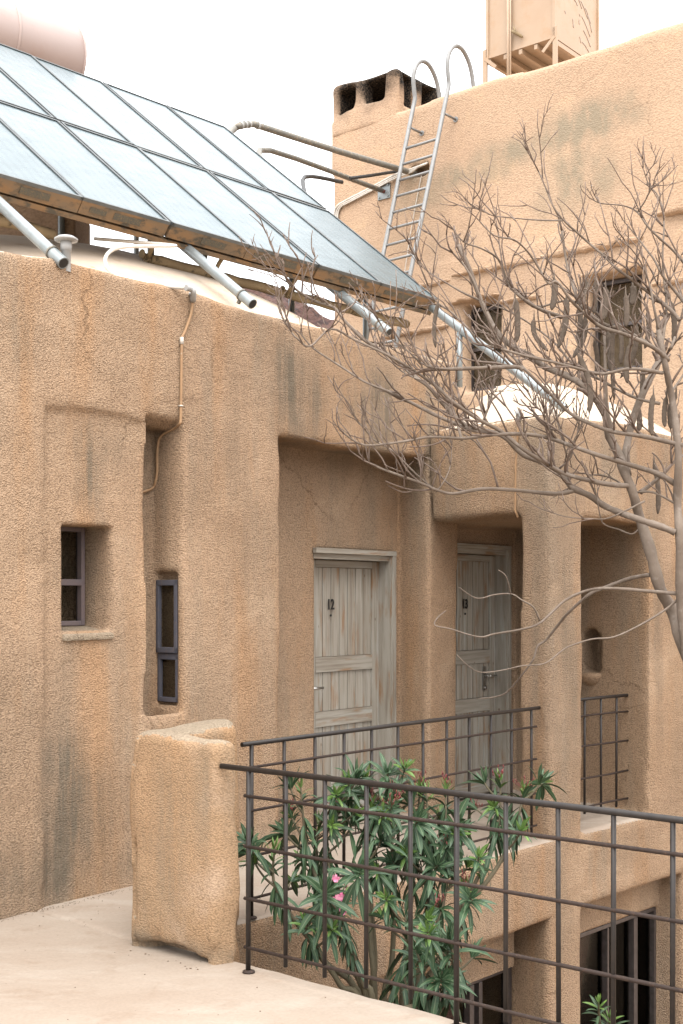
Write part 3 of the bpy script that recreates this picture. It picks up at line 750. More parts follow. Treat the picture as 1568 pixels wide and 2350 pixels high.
# ---------------------------------------------------------------- V-shaped end wall of the terrace
def pillar():
    near = [(-.985, 5.885), (-.5706, 5.574), (-.449, 5.661), (-.84, 5.985)]
    back = [(-.995, 5.9), (-.724, 5.955), (-.505, 6.19), (-.555, 6.50), (-.745, 6.41), (-1.005, 6.06)]
    def f(x, y, z):
        w_ = .012*(1.02-z)
        d = np.minimum(poly2(x, y, near)-w_, poly2(x, y, back)-w_)
        d = smax(d+.012, z-1.015-.012*np.sin(x*9+y*4), .05)
        d = cut(d, np.sqrt(((x+.80)/.16)**2+((y-5.74)/.16)**2+((z-.0)/.05)**2)*.05-.05, .02)
        d = d+fbm(x, y, z, 3.0, 3)*.010+np.where(z < .12, np.abs(fbm(x, y, z, 7, 2))*.03*(np.clip(.12-z, 0, .1)/.1), 0)
        return d
    st = stains([(-.8, .45, .10, .6, .55), (-.62, .75, .06, .35, .5), (-.9, .03, .6, .07, .9), (-.55, .03, .5, .06, .8), (-.86, .2, .07, .3, .35), (-.5, .8, .05, .3, .3)])
    o = netmesh('end_wall', f, (-1.15, 5.45, -.45), (-.35, 6.65, 1.1), .02, (Vector((0, 0, 0)), Vector((1, 0, 0)), Vector((0, 1, 0))), [M_PIL, M_LIME2], None, st,
                lambda n, c: (n[:, 2] > .7).astype(int))
    tag(o, 'short V-shaped plaster end wall standing on the terrace where the railings begin', 'wall')
M_PIL = plaster('end_wall_plaster', (.43, .275, .16), (.39, .26, .155), (.31, .235, .16), rough_sc=62, bumpd=.013, bumps=.75, streak=.6, fine=.34, pale=(.50, .36, .25), orange=(.45, .26, .13))
pillar()
def grit():
    rg = random.Random(5); bm = nb()
    def lump(p, r):
        m = Matrix.Translation(p) @ Matrix.Rotation(rg.random()*6, 4, 'Z') @ Matrix.Diagonal((r, r*rg.uniform(.6, 1), r*rg.uniform(.35, .7), 1))
        bmesh.ops.create_icosphere(bm, subdivisions=1, radius=1, matrix=m)
    for k in range(520): lump(inA(rg.uniform(-.6, 2.2), .012+abs(rg.gauss(0, .03)), .002), rg.uniform(.001, .0038))
    for k in range(14): t = rg.random(); lump(Vector((-.985+.41*t-.012, 5.885-.31*t-.012, .002))+Vector((-.6, -.8, 0))*abs(rg.gauss(0, .03)), rg.uniform(.0015, .006))
    for k in range(120): lump(Vector((rg.uniform(-1.9, .6), rg.uniform(4.2, 6.2), .002)) if rg.random() < .5 else inA(rg.uniform(0, 2), rg.uniform(.05, .5), .002), rg.uniform(.001, .004))
    tag(obj('grit', bm, painted('grit', (.22, .15, .10), (.14, .10, .07), .9, 0, 40)), 'scattered grit and plaster crumbs at the foot of the wall', 'grit', kind='stuff')
grit()

# ---------------------------------------------------------------- railings
def railing(label, a, b, posts, feet, ext0, ext1, rails, ztop, zlow):
    """a, b: first and last post positions in plan; posts: fractions"""
    d = (b-a).normalized()
    e = thing('metal_railing', (a.x, a.y, 0), label, 'railing', 'dark steel railings round the courtyard')
    wob = lambda: random.uniform(-.004, .004)
    tube_obj('top_rail', [a-d*ext0+Z*ztop, a.lerp(b, .5)+Z*(ztop+.004), b+d*ext1+Z*ztop], .0125, M_STEEL, e, 12)
    for z in rails:
        pts = [a-d*.02+Z*(z+wob()), a.lerp(b, .33)+Z*(z+wob()), a.lerp(b, .66)+Z*(z+wob()), b+d*.055+Z*(z+wob())]
        sd_ = Vector((d.y, -d.x, 0))*.006
        tube_obj('cross_bar', [p+sd_ for p in pts], .0078, M_RUSTY, e, 8)
    for i, t in enumerate(posts):
        p = a.lerp(b, t); o_ = Vector((wob(), wob(), 0))*.6
        zb = .0 if i in feet else zlow+wob()
        po = tube_obj('post', [p+o_+Z*zb, p+Z*(ztop-.008)], .0095 if i not in feet else .0112, M_STEEL, e, 10)
        if i in feet:
            bm = nb(); tube(bm, [p+Z*.001, p+Z*.008, p+Z*.013], [.029, .027, .014], 12); obj('foot_plate', bm, M_RUSTY, po)
    return e
RL = (.777, .554, .322, .112)
nA_, nB_ = Vector((-.4076, 5.496, 0)), Vector((1.12, 4.23, 0))
pn = [i/9 for i in range(10)]
nEnd = nA_+(nB_-nA_)*(14/9)
railing('dark steel grid railing along the near terrace edge, closest to the camera', nA_, nEnd, [i/14 for i in range(15)], {0, 5, 10}, .17, .1, RL, .893, .068)
fa, fb = Vector((-.462, 6.43, 0)), Vector((1.285, 8.47, 0))
railing('dark steel grid railing in front of doors 12 and 13, behind the oleander', fa, fb, [i/11 for i in range(12)], {0}, .07, .10, (.777, .552, .32, .105), .898, .055)
ra, rb = Vector((1.62, 9.07, 0)), Vector((2.25, 9.70, 0))
railing('short dark steel grid railing in the opening right of the porch pillar', ra, rb, [.05, .28, .52, .76, 1.0], set(), .1, .13, (.777, .552, .32, .105), .898, .055)

# ---------------------------------------------------------------- ladder
def ladder():
    e = thing('ladder', tuple(onE(900, 800, .9)), 'grey steel ladder with two curved grab hoops leaning on the peach wall', 'ladder')
    def line(u0, v0, u1, v1):
        """straight rail whose top end is close to the wall and whose foot stands off it"""
        top = onE(u1, v1, .16); best = None
        for k in range(200):
            off = .16+k*.01; lo = onE(u0, v0, off)
            er = abs((lo-top).dot(EX))
            if best is None or er < best[0]: best = (er, lo)
        return best[1], top
    l0, l1 = line(882, 574, 949, 245); r0, r1 = line(952, 580, 1027, 212)
    dl = (l1-l0).normalized(); dr = (r1-r0).normalized()
    for (p0, p1, d) in ((l0, l1, dl), (r0, r1, dr)):
        foot = p0-d*((p0.z-3.2)/d.z); top = p1+Z*.18
        hoop = [top+Z*.12+d*.0, top+Z*.27-EN*.05, top+Z*.36-EN*.16, top+Z*.35-EN*.30, top+Z*.22-EN*.43, top-Z*.02-EN*.50, Vector((0, 0, 0))+top-Z*.25-EN*.53]
        tube_obj('side_rail', [foot, p0, p1]+smoothpts([p1+d*.1]+hoop, 5), .023, M_LADDER, e, 10)
        br = p1-d*.25; bm = nb(); q = br-EN*((br-inE(0, 0)).dot(EN)); tube(bm, [br, q], .013, 8); tube(bm, [q-EN*.002, q+EN*.012], .03, 10); obj('wall_bracket', bm, M_LADDER, e)
    ll = (l1-l0).length
    for i in range(-12, 7):
        t = .0+i*.192
        a = l0+dl*(t*1.0+.05); b = r0+dr*(t*1.0+.05)
        s_ = (b.z-a.z)
        if a.z < 3.35 or a.z > 6.85: continue
        b = b+dr*(-(s_)/dr.z)
        tube_obj('rung', [a, b], .0145, M_LADDER, e, 8)
ladder()

# ---------------------------------------------------------------- steel tank on the tall house
def rooftank():
    c = Vector((2.244, 13.2, 0)); zb = 7.56; l = -EX; r = -EN
    e = thing('water_tank', (c.x, c.y, 7.0), 'box-shaped peach steel water tank on angle-iron legs on the roof', 'water tank')
    W, D_, H = .83, .95, 1.15
    bm = nb(); box(bm, c+l*W/2+r*D_/2+Z*(zb+H/2), (EX, EN, Z), (W/2, D_/2, H/2), .012); obj('body', bm, M_PEACH, e)
    bm = nb()
    for q_ in (0, 1):
        for p_ in (0, 1): box(bm, c+l*W*q_+r*D_*p_+Z*(zb+H/2), (EX, EN, Z), (.016, .016, H/2))
    box(bm, c+l*W/2+r*D_/2+Z*(zb+.02), (EX, EN, Z), (W/2+.008, D_/2+.008, .018)); obj('corner_angle', bm, M_PEACH, e)
    bm = nb()
    for k in (.02, .27, .5, .73, .98): box(bm, c+l*W*k+r*D_/2+Z*(zb-.03), (EX, EN, Z), (.02, D_/2, .025))
    obj('base_frame', bm, M_PEACH, e)
    for a in (.0, 1.0):
        for b in (.0, 1.0):
            p = c+l*(W+.03)*a-l*.015*(1-a)+r*(D_*b)
            bm = nb(); box(bm, p+Z*(zb-.33)-r*.01*(1-b), (EX, EN, Z), (.026, .006, .44)); box(bm, p+Z*(zb-.33)+r*.018, (EX, EN, Z), (.004, .024, .44))
            s_ = 1 if a == 0 else -1
            box(bm, p+l*s_*.075+Z*(zb-.055)-r*.016*(1-b), ((l*s_-Z*.9).normalized(), EN, (l*s_*.9+Z).normalized()), (.095, .005, .018))
            obj('leg', bm, M_PEACH, e)
    for k, rad in ((.60, .016), (.565, .010)):
        p = c+l*W*(k+.06)-r*.035
        tube_obj('drain_pipe', [p+Z*6.85, p+Z*(zb+.9)], rad, M_PEACH, e)
    p = c+l*W*.60-r*.035; bm = nb(); tube(bm, [p+Z*(zb+.20), p-l*.05+Z*(zb+.17), p-l*.13+Z*(zb+.10)], [.016, .02, .012], 8); tube(bm, [p-l*.02+Z*(zb+.24), p-l*.06+Z*(zb+.15)], .008, 6); obj('valve', bm, M_INSUL, e)
    bm = nb()    # faded, unreadable hand lettering on the end panel
    f0 = c-l*.003
    for a, z0, dz, dx in ((.52, .62, -.10, .10), (.60, .60, -.14, .16), (.70, .56, -.13, .13), (.62, .44, -.16, .20), (.58, .42, .02, -.02), (.66, .30, -.13, .17), (.76, .5, -.16, .10), (.56, .33, .05, .0), (.63, .16, -.05, .14), (.57, .2, -.06, .03), (.41, .34, -.09, .02), (.44, .56, -.04, .08), (.78, .12, -.07, .02), (.23, .36, -.02, .02)):
        a0 = f0+r*D_*a+Z*(zb+z0); a1 = f0+r*D_*(a+dx)+Z*(zb+z0+dz)
        tube(bm, smoothpts([a0, a0.lerp(a1, .5)+Z*.012, a1], 3), [(.0012, .007)]*7, 6, flat=-l)
    obj('faded_lettering', bm, M_INK, e)
rooftank()

# ---------------------------------------------------------------- solar collectors
PX = Vector((.694, .72, -.010)).normalized()
PB = Vector((-.801, .598, 0)).normalized(); PG = (PB+Z*.83).normalized(); PNn = PX.cross(PG).normalized(); PNn = PNn if PNn.z > 0 else -PNn
Q0 = Vector((.765, 9.93, 4.015))
def S(i, r, h=0.0): return Q0-PX*i+PG*r+PNn*h
CW = .668
array = thing('solar_array', tuple(S(2, 0)-Z*.5), 'tilted array of glazed solar collectors on grey pipes above the low house', 'solar panel')
def solar():
    rows = ((0, 1.405), (1.445, 2.94)); th = .105; prev = .0
    for c in range(8):
        gap0 = .02 if c % 2 == 0 else .004; i0 = c*CW+gap0/2; i1 = (c+1)*CW-(.004 if c % 2 == 0 else .02)/2
        for k, (r0, r1) in enumerate(rows):
            ic, rc = (i0+i1)/2, (r0+r1)/2; hx, hr = (i1-i0)/2, (r1-r0)/2; dh = random.uniform(-.004, .004)
            bm = nb(); box(bm, S(ic, rc, -th/2+dh), (PX, PG, PNn), (hx, hr, th/2-.006), .004)
            col = obj('collector', bm, M_CASE, array)
            bm = nb(); t = .007
            for a, b, c_, d_ in ((0, hr-t, hx, t), (0, -hr+t, hx, t), (hx-t, 0, t, hr), (-hx+t, 0, t, hr)): box(bm, S(ic-a, rc+b, -.003+dh), (PX, PG, PNn), (c_+.001, d_+.001, .011))
            obj('rim', bm, M_RIM, col)
            bm = nb(); t2 = .017
            for a, b, c_, d_ in ((0, hr-t2, hx-.014, .003), (0, -hr+t2, hx-.014, .003), (hx-t2, 0, .003, hr-.014), (-hx+t2, 0, .003, hr-.014)): box(bm, S(ic-a, rc+b, .001+dh), (PX, PG, PNn), (c_, d_, .005))
            obj('seal', bm, M_TRIM, col)
            bm = nb(); box(bm, S(ic, rc, -.004+dh), (PX, PG, PNn), (hx-.013, hr-.013, .004)); obj('glass', bm, M_GLASS, col)
            if k == 0:
                bm = nb(); box(bm, S(ic-.02+random.uniform(-.03, .03), -.0015, -.052), (PX, PG, PNn), (.10, .003, .021)); 
                if c % 2 == 0: box(bm, S(ic+.2, -.0013, -.054), (PX, PG, PNn), (.06, .003, .016))
                obj('sticker', bm, M_STICK, col)
    bm = nb(); box(bm, S(2.7, 1.425, -.05), (PX, PG, PNn), (2.72, .012, .05)); obj('cross_rail', bm, M_PIPE, array)
    bm = nb(); box(bm, S(2.7, .03, -.128), (PX, PG, PNn), (2.72, .025, .016)); obj('edge_rail', bm, M_CASE, array)
    # long rafters that come out below as slanting legs
    gl = (PB+Z*.785).normalized()
    for foot in (hit(146, 604, inA(0, 0), AN, .03), hit(580, 698, inA(0, 0), AN, .02), hit(893, 763, inA(0, 0), AN, .02), P(1296, 938, 9.25), hit(146, 604, inA(0, 0), AN, .03)-PX*1.35+Z*.02):
        bm = nb(); tube(bm, [foot, foot+gl*3.6], .034, 14, False); bmesh.ops.holes_fill(bm, edges=[e_ for e_ in bm.edges if e_.is_boundary and (e_.verts[0].co-foot).length > 1])
        tube(bm, [foot+gl*.001, foot+gl*.02], .0275, 12, True, 1); tube(bm, [foot-gl*.0005, foot+gl*.0015], .0342, 14, True, 0); tube(bm, [foot-gl*.0012, foot-gl*.0004], .028, 12, True, 1)  # black end discs paint in the shade inside the hollow pipe
        obj('leg', bm, [M_GALV, M_BLACK], array)
        bm = nb(); p = foot+gl*.11; tube(bm, [p, p+gl*.012], .040, 14); box(bm, p-PNn*.045, (PX, PG, PNn), (.01, .008, .015)); obj('clamp', bm, M_PIPE, array)
        for r in (1.15, 2.3, 3.3):
            p = foot+gl*r-Z*.03
            tube_obj('strut', [p, Vector((p.x, p.y, 3.3))], .024, M_GALV, array)
    # insulated header pipe in lengths, with joints, under the lower edge
    for a, b in ((.05, .66), (.72, 1.36), (1.44, 2.06), (2.12, 2.62), (3.36, 4.05), (4.1, 5.0)):
        pts = [S(a+(b-a)*k/6, .10+.003*math.sin(k*2.1+a), -.30+.004*math.sin(k*1.7+a*3)) for k in range(7)]
        tube_obj('header_pipe', pts, [.032, .036, .035, .036, .034, .036, .031], M_INSUL, array, 12)
        bm = nb()
        for k in range(4): p = S(b+.01+.018*k, .10+.006*k, -.31+.008*k); tube(bm, [p-PX*.004, p+PX*.005], .030 if k % 2 else .022, 10)
        tube(bm, [S(b+.02, .10, -.31), S(b+.06, .06, -.2), S(b+.06, .05, -.13)], .016, 8)
        obj('pipe_joint', bm, M_INSUL, array)
solar()
def lathe(bm, c, axis, prof, seg=40):
    axis = axis.normalized(); u = axis.orthogonal().normalized(); v = axis.cross(u); prev = None
    for a, r in prof:
        cur = [bm.verts.new(c+axis*a+(u*math.cos(t)+v*math.sin(t))*max(r, .0005)) for t in [2*math.pi*k/seg for k in range(seg)]]
        if prev:
            for k in range(seg): bm.faces.new((prev[k], prev[(k+1)%seg], cur[(k+1)%seg], cur[k])).smooth = True
        prev = cur
def pinktank():
    c = Vector((-2.40, 10.80, 6.24)); r = .355
    e = thing('water_tank', tuple(c-PX*1.0-Z*.4), 'pink cylindrical hot water tank lying behind the top edge of the solar array', 'water tank')
    bm = nb(); lathe(bm, c, -PX, [(0, 0), (0, r*.985), (.004, r), (2.2, r), (2.21, r*.98), (2.24, 0)], 56); obj('body', bm, M_PINK, e)
    for k in (.62, 1.25, 1.9):
        bm = nb(); lathe(bm, c, -PX, [(k, r*.99), (k+.002, r+.004), (k+.028, r+.004), (k+.030, r*.99)], 56); obj('seam_band', bm, M_PINK, e)
    bm = nb(); lathe(bm, c, -PX, [(-.035, 0), (-.03, r*.5), (-.012, r*.92), (.004, r*1.012), (.022, r*1.012), (.024, r*.99)], 56); obj('end_cap', bm, M_PINK, e)
    for k in (.35, 1.8):
        bm = nb(); p = c-PX*k-Z*r; box(bm, p-Z*.28, (PX, PB, Z), (.03, .2, .3)); obj('support', bm, M_GALV, e)
pinktank()

# ---------------------------------------------------------------- pipes, hoses, cables
def pipe_thing(name, pts, r, mat, label, cat, extra=None):
    o = tube_obj(name, pts, r, mat); tag(o, label, cat)
    if extra: extra(o)
    return o
pe = P(582, 285, 11.9); end1 = onE(948, 396, 0)
def rings(pts, rr, mat):
    def f(o):
        for p, d in pts:
            bm = nb(); tube(bm, [p-d*.012, p+d*.012], rr, 12); obj('coupling', bm, mat, o)
    return f
d1 = (end1-pe).normalized(); d0 = (pe-P(536, 297, 11.7)).normalized()
pipe_thing('pipe', smoothpts([S(.05, 2.84, -.06), P(536, 297, 11.7), P(552, 288, 11.75), pe, pe+d1*.12, pe.lerp(end1, .5)-Z*.012, end1-EN*.05], 5), .031, M_PIPE,
     'upper grey pipe with an elbow running from the solar array to the peach wall', 'pipe', rings([(P(553, 288, 11.76), d0), (P(571, 285, 11.85), d0), (pe+d1*.06, d1), (P(562, 286, 11.8), d0)], .036, M_GREYPL))
fl = onE(883, 440, 0.0)
def flange(o):
    bm = nb(); box(bm, fl+EN*.010, (EX, EN, Z), (.085, .007, .085), .004)
    for sx in (-.06, .06):
        for sz in (-.06, .06): q = fl+EX*sx+Z*sz; tube(bm, [q+EN*.015, q+EN*.03], .011, 6)
    obj('flange', bm, M_GALV, o)
    bm = nb(); d = (P(620, 345, 12.2)-fl).normalized(); tube(bm, [fl+EN*.015, fl+d*.07], .022, 10); obj('bolt', bm, painted('red_oxide', (.25, .06, .04), (.2, .05, .03), .7), o)
pipe_thing('pipe', smoothpts([S(.25, 2.5, -.10), S(-.06, 2.42, -.08), P(620, 345, 12.2), fl+EN*.05], 4), .027, M_PIPE, 'lower grey pipe from the solar array bolted to the peach wall by a square flange', 'pipe', flange)
pipe_thing('hose', smoothpts([S(.3, 1.80, -.1), S(-.05, 1.76, -.08), P(700, 406, 11.9), P(785, 418, 12.7)], 5), .020, M_BLACK, 'black insulated hose end hanging from the right edge of the solar array', 'hose')
pipe_thing('cable', smoothpts([P(803, 409, 12.9), P(850, 403, 13.1), onE(900, 395, .08), onE(942, 391, -.05)], 5), .017, M_BLACK, 'black cable crossing in front of the peach wall towards the ladder', 'cable')
def white_cables():
    e = thing('cable_bundle', tuple(onE(785, 470, 0)), 'white cables clipped to the peach wall beside the ladder', 'cable')
    for k, off in enumerate((0, 8, 14)):
        pts = [onE(766+off*.6, 530, .02), onE(767+off*.6, 492, .02), onE(774+off*.7, 474, .025), onE(795+off*.4, 460+off*.35, .03), onE(850, 432+off*.5, .03), onE(905, 402+off*.6, .05), onE(945, 388+off*.5, .09), onE(972-off, 378+off*.4, .07), onE(985-off, 372+off*.7, -.08)]
        tube_obj('cable', smoothpts(pts, 5), .013-.002*k, M_WHITE, e, 8)
    tube_obj('cable', smoothpts([onE(968, 400, .03), onE(958, 450, .02), onE(945, 520, .02), onE(934, 590, .02), onE(918, 700, .02)], 4), .005, M_WHITE, e, 6)
white_cables()
# vent cap on the low house's wall top
vp = P(152, 612, 6.78); bm = nb()
lathe(bm, Vector((vp.x, vp.y, 0)), Z, [(vp.z-.03, .025), (vp.z+.085, .025), (vp.z+.086, .030), (vp.z+.135, .031), (vp.z+.136, .025), (vp.z+.14, .062), (vp.z+.150, .064), (vp.z+.162, .045), (vp.z+.170, 0)], 24)
ve = thing('vent_pipe', tuple(vp), 'small grey mushroom-capped vent pipe on the wall top beside a panel leg', 'vent')
obj('pipe', bm, M_GREYPL, ve)
el = P(441, 664, 7.42)
hs = [S(3.0, .2, -.3), P(398, 563, 7.95), P(350, 565, 7.75), P(300, 566, 7.6), P(262, 572, 7.5), P(243, 590, 7.4), P(247, 615, 7.33), P(275, 635, 7.3), P(330, 648, 7.33), P(400, 659, 7.38), el+Vector((0, 0, .01))]
pipe_thing('hose', smoothpts(hs, 6), .0115, M_WHITE, 'looped white plastic hose lying on the domed roof', 'hose')
def onA(u, v, off=.014): return hit(u, v, inA(0, 0), AN, off)
def onV(u, v): return hit(u, v, inA(1.305, 0), -AX, .012)
ce = thing('conduit', tuple(onA(415, 900)), 'thin tan conduit dropping from the roof elbow down the rough wall into the slot', 'pipe')
tube_obj('pipe', smoothpts([onA(443, 690, .02), onA(438, 722, .012), onA(425, 760, .01), onA(418, 780), onA(416.5, 850), onA(416, 900), onA(415, 960), onA(413, 972, .012), onV(404, 980), onV(392, 987), onV(374, 997), onV(365, 1010), onV(361, 1040), onV(361, 1080), onV(357, 1105), onV(352, 1118), onA(338, 1126, -.235), onA(322, 1130, -.235)], 5), .0085, M_CABLE, ce)
bm = nb(); tube(bm, smoothpts([el-AX*.05, el, el+AX*.012-Z*.015, onA(443, 690, .02)], 3), .018, 10); tube(bm, [onA(442, 672, .02), onA(442, 678, .02)], .023, 10); obj('elbow', bm, M_GREYPL, ce)
bm = nb(); tube(bm, [onA(417.5, 774), onA(417.2, 790)], .012, 8); tube(bm, [onA(415.5, 930), onA(415.5, 933)], .014, 8); obj('coupling', bm, M_WHITE, ce)
def onB(u, v, off=.014): return hit(u, v, P0, BN, off)
c2 = thing('conduit', tuple(onB(1183, 1000)), 'thin tan conduit running down the porch wall behind the bare branches', 'pipe')
tube_obj('pipe', [onB(1190, 975, .03), onB(1188, 1000), onB(1184, 1060), onB(1183, 1150), onB(1182, 1170), onB(1189, 1188, .01)], .008, M_CABLE, c2)
bm = nb(); q = onB(1190, 950, .0); tube(bm, [q-Z*.05, q+Z*.0, q+BN*.02+Z*.01], .018, 8); obj('elbow', bm, M_GREYPL, c2)

# ---------------------------------------------------------------- bare tree
TY = 7.2
tree = thing('bare_tree', (2.9, 6.9, -3.0), 'leafless spreading tree with brown seed pods at the right', 'tree')
TRACED = []      # (name, polyline in photo coordinates, radius px start, end) root first
T = lambda n, r0, r1, *p: TRACED.append((n, r0, r1, p))
T('trunk', 17, 8, (1640,1640),(1566,1473),(1546,1406),(1515,1350),(1493,1266),(1470,1193),(1451,1126),(1431,1078),(1420,1042),(1400,1003),(1392,958),(1367,913))
T('trunk', 13, 6, (1600,1600),(1578,1500),(1564,1378),(1560,1224),(1555,1154),(1557,1042),(1549,958),(1540,902),(1529,847),(1519,800),(1512,760))
T('branch', 8.5, 7, (1440,1090),(1437,1042),(1443,1003),(1454,958),(1476,902),(1498,858),(1512,830))
T('branch', 8, 4, (1367,913),(1340,885),(1300,862),(1251,842),(1215,815),(1180,798),(1140,760),(1104,690),(1074,607),(1050,560))
T('branch', 7.5, 2.6, (1549,1222),(1521,1210),(1470,1193),(1414,1173),(1381,1157),(1353,1137),(1314,1120),(1294,1092),(1269,1073),(1239,1058),(1198,1042),(1155,1001),(1102,986),(1066,974),(1035,946),(1011,919),(984,887),(949,862),(899,817),(839,782),(790,735),(767,706),(720,690),(670,657),(655,634))
T('branch', 5, 2.2, (1325,1124),(1275,1133),(1184,1125),(1107,1122),(1042,1133),(1004,1125),(974,1112),(934,1097),(879,1077),(842,1060))
T('branch', 2.2, 1, (1000,1126),(954,1087),(904,1037),(860,1010),(839,987),(812,955))
T('branch', 1.8, .9, (1002,1128),(1022,1100),(1034,1067),(1037,1022))
T('branch', 5.5, 4, (1451,1115),(1403,1112),(1353,1103),(1297,1087),(1260,1068))
T('branch', 6, 1.8, (1552,1112),(1521,1092),(1493,1081),(1437,1064),(1381,1047),(1325,1028),(1263,1006),(1203,996),(1131,998),(1066,1006),(987,1003),(934,1012),(839,1022),(790,995))
T('branch', 5.5, 1.6, (1566,1022),(1521,1011),(1470,1000),(1409,991),(1367,977),(1311,950),(1269,910),(1219,862),(1184,825),(1150,790),(1120,730),(1090,650),(1060,600))
T('branch', 4.6, 1.6, (1260,1066),(1200,1030),(1150,990),(1094,960),(1044,925),(999,885),(949,850),(884,812),(814,780),(760,755),(712,795),(684,778),(670,764),(643,717))
T('branch', 4.4, 1.4, (1110,985),(1084,987),(1009,957),(959,932),(899,902),(839,877),(784,842),(720,800),(690,765))
T('branch', 4, 2.2, (1392,958),(1389,842),(1386,758),(1375,724),(1339,702),(1300,690),(1234,707))
T('branch', 4.2, 1, (1560,735),(1538,710),(1507,685),(1470,657),(1448,640),(1414,615),(1386,587),(1353,559),(1325,534),(1294,506),(1269,472),(1250,425),(1232,385),(1209,345))
T('branch', 2, .8, (1291,506),(1234,505),(1154,498),(1124,492),(1079,467))
T('branch', 4.4, 1.1, (1290,728),(1234,707),(1184,672),(1164,645),(1144,595),(1104,570),(1064,555),(1036,520))
T('branch', 5, 1.2, (1534,827),(1499,797),(1434,767),(1384,752),(1349,727),(1309,687),(1279,647),(1259,650),(1234,610),(1209,575),(1179,550),(1134,540),(1094,500))
T('branch', 3.4, 1, (1519,800),(1530,700),(1524,640),(1521,584),(1524,520),(1521,478),(1507,444),(1490,425),(1476,386))
T('branch', 3.4, 1.2, (1600,640),(1549,579),(1515,548),(1487,520),(1462,486),(1431,472),(1381,467),(1362,459))
T('branch', 1.8, .8, (1464,486),(1480,462),(1490,441),(1500,428),(1530,425))
T('branch', 4.2, 1, (1590,715),(1549,668),(1521,632),(1501,595),(1482,570),(1454,534),(1430,505))
T('branch', 4, 2.4, (1512,806),(1470,777),(1426,755),(1381,741),(1336,702),(1316,660),(1300,600),(1290,530))
T('branch', 4, 2.5, (1521,856),(1475,848),(1437,847),(1381,858),(1325,845),(1269,831),(1200,815),(1150,800))
T('branch', 3.6, 1.4, (1515,926),(1465,915),(1409,889),(1353,856),(1311,831),(1277,791),(1240,760),(1180,720),(1130,700))
T('branch', 4.6, 3.4, (1200,850),(1184,842),(1124,844),(1034,847),(990,848))
T('branch', 3, 1, (1060,1010),(1044,952),(1020,905),(1000,880),(960,870),(920,850),(870,800),(850,760))
T('branch', 3, 1.2, (1104,985),(1115,950),(1125,925),(1134,880),(1150,850),(1160,805),(1164,760))
T('branch', 3.2, .9, (1164,800),(1104,790),(1080,760),(1040,720),(1000,690),(980,650),(960,600),(940,560))
T('branch', 2.6, .9, (1104,690),(1060,670),(1010,640),(980,620),(950,580))
T('branch', 2.4, .9, (1034,847),(980,840),(930,800),(890,770),(860,720),(830,700))
T('branch', 3.2, .9, (1540,902),(1568,860),(1600,800))
T('branch', 4.6, 1.2, (1493,1319),(1448,1327),(1392,1347),(1353,1364),(1305,1406),(1286,1428),(1254,1468),(1234,1483),(1224,1513),(1199,1548),(1164,1588),(1134,1600),(1099,1603))
T('branch', 4.4, 1, (1560,1363),(1493,1357),(1395,1350),(1342,1357),(1297,1378),(1264,1408),(1234,1433),(1194,1445),(1134,1455),(1104,1462),(1064,1453),(1034,1443),(999,1435),(1004,1418),(1023,1402))
T('branch', 2.6, .9, (1563,1369),(1526,1400),(1470,1434),(1409,1462),(1358,1467),(1305,1484),(1284,1498),(1249,1523),(1199,1528),(1154,1538),(1104,1543),(1075,1528),(1049,1503))
T('branch', 2, .8, (1239,1424),(1224,1393),(1199,1378),(1174,1363),(1134,1365),(1094,1373),(1054,1348))
T('branch', 1.5, .8, (1172,1362),(1166,1335),(1158,1318),(1144,1308))
T('branch', 3, 1, (1558,1160),(1500,1130),(1454,1128),(1409,1100),(1360,1090),(1300,1125))
T('branch', 2.2, .8, (1480,1193),(1454,1225),(1420,1215),(1390,1205),(1378,1185),(1360,1090))
T('branch', 2.4, .8, (1480,1150),(1400,1188),(1353,1190),(1300,1186),(1265,1175))
T('branch', 5, 2.4, (1470,1130),(1490,1115),(1521,1090),(1548,1060),(1575,1040))
T('branch', 3.2, 1, (1512,760),(1500,700),(1490,650),(1470,600),(1440,560),(1420,530))
T('branch', 3.4, 1, (1540,800),(1560,740),(1580,660))
T('branch', 2.6, .9, (1299,1022),(1285,985),(1278,940),(1290,900),(1310,880))
T('branch', 2.4, .9, (1284,1075),(1310,1050),(1318,1010),(1330,985),(1322,960))
T('branch', 2.2, .8, (1336,702),(1355,640),(1385,590),(1410,560))
T('branch', 2.2, .8, (1470,777),(1440,720),(1400,690),(1380,650))
T('branch', 2.0, .8, (1263,1006),(1255,960),(1230,930),(1210,900))
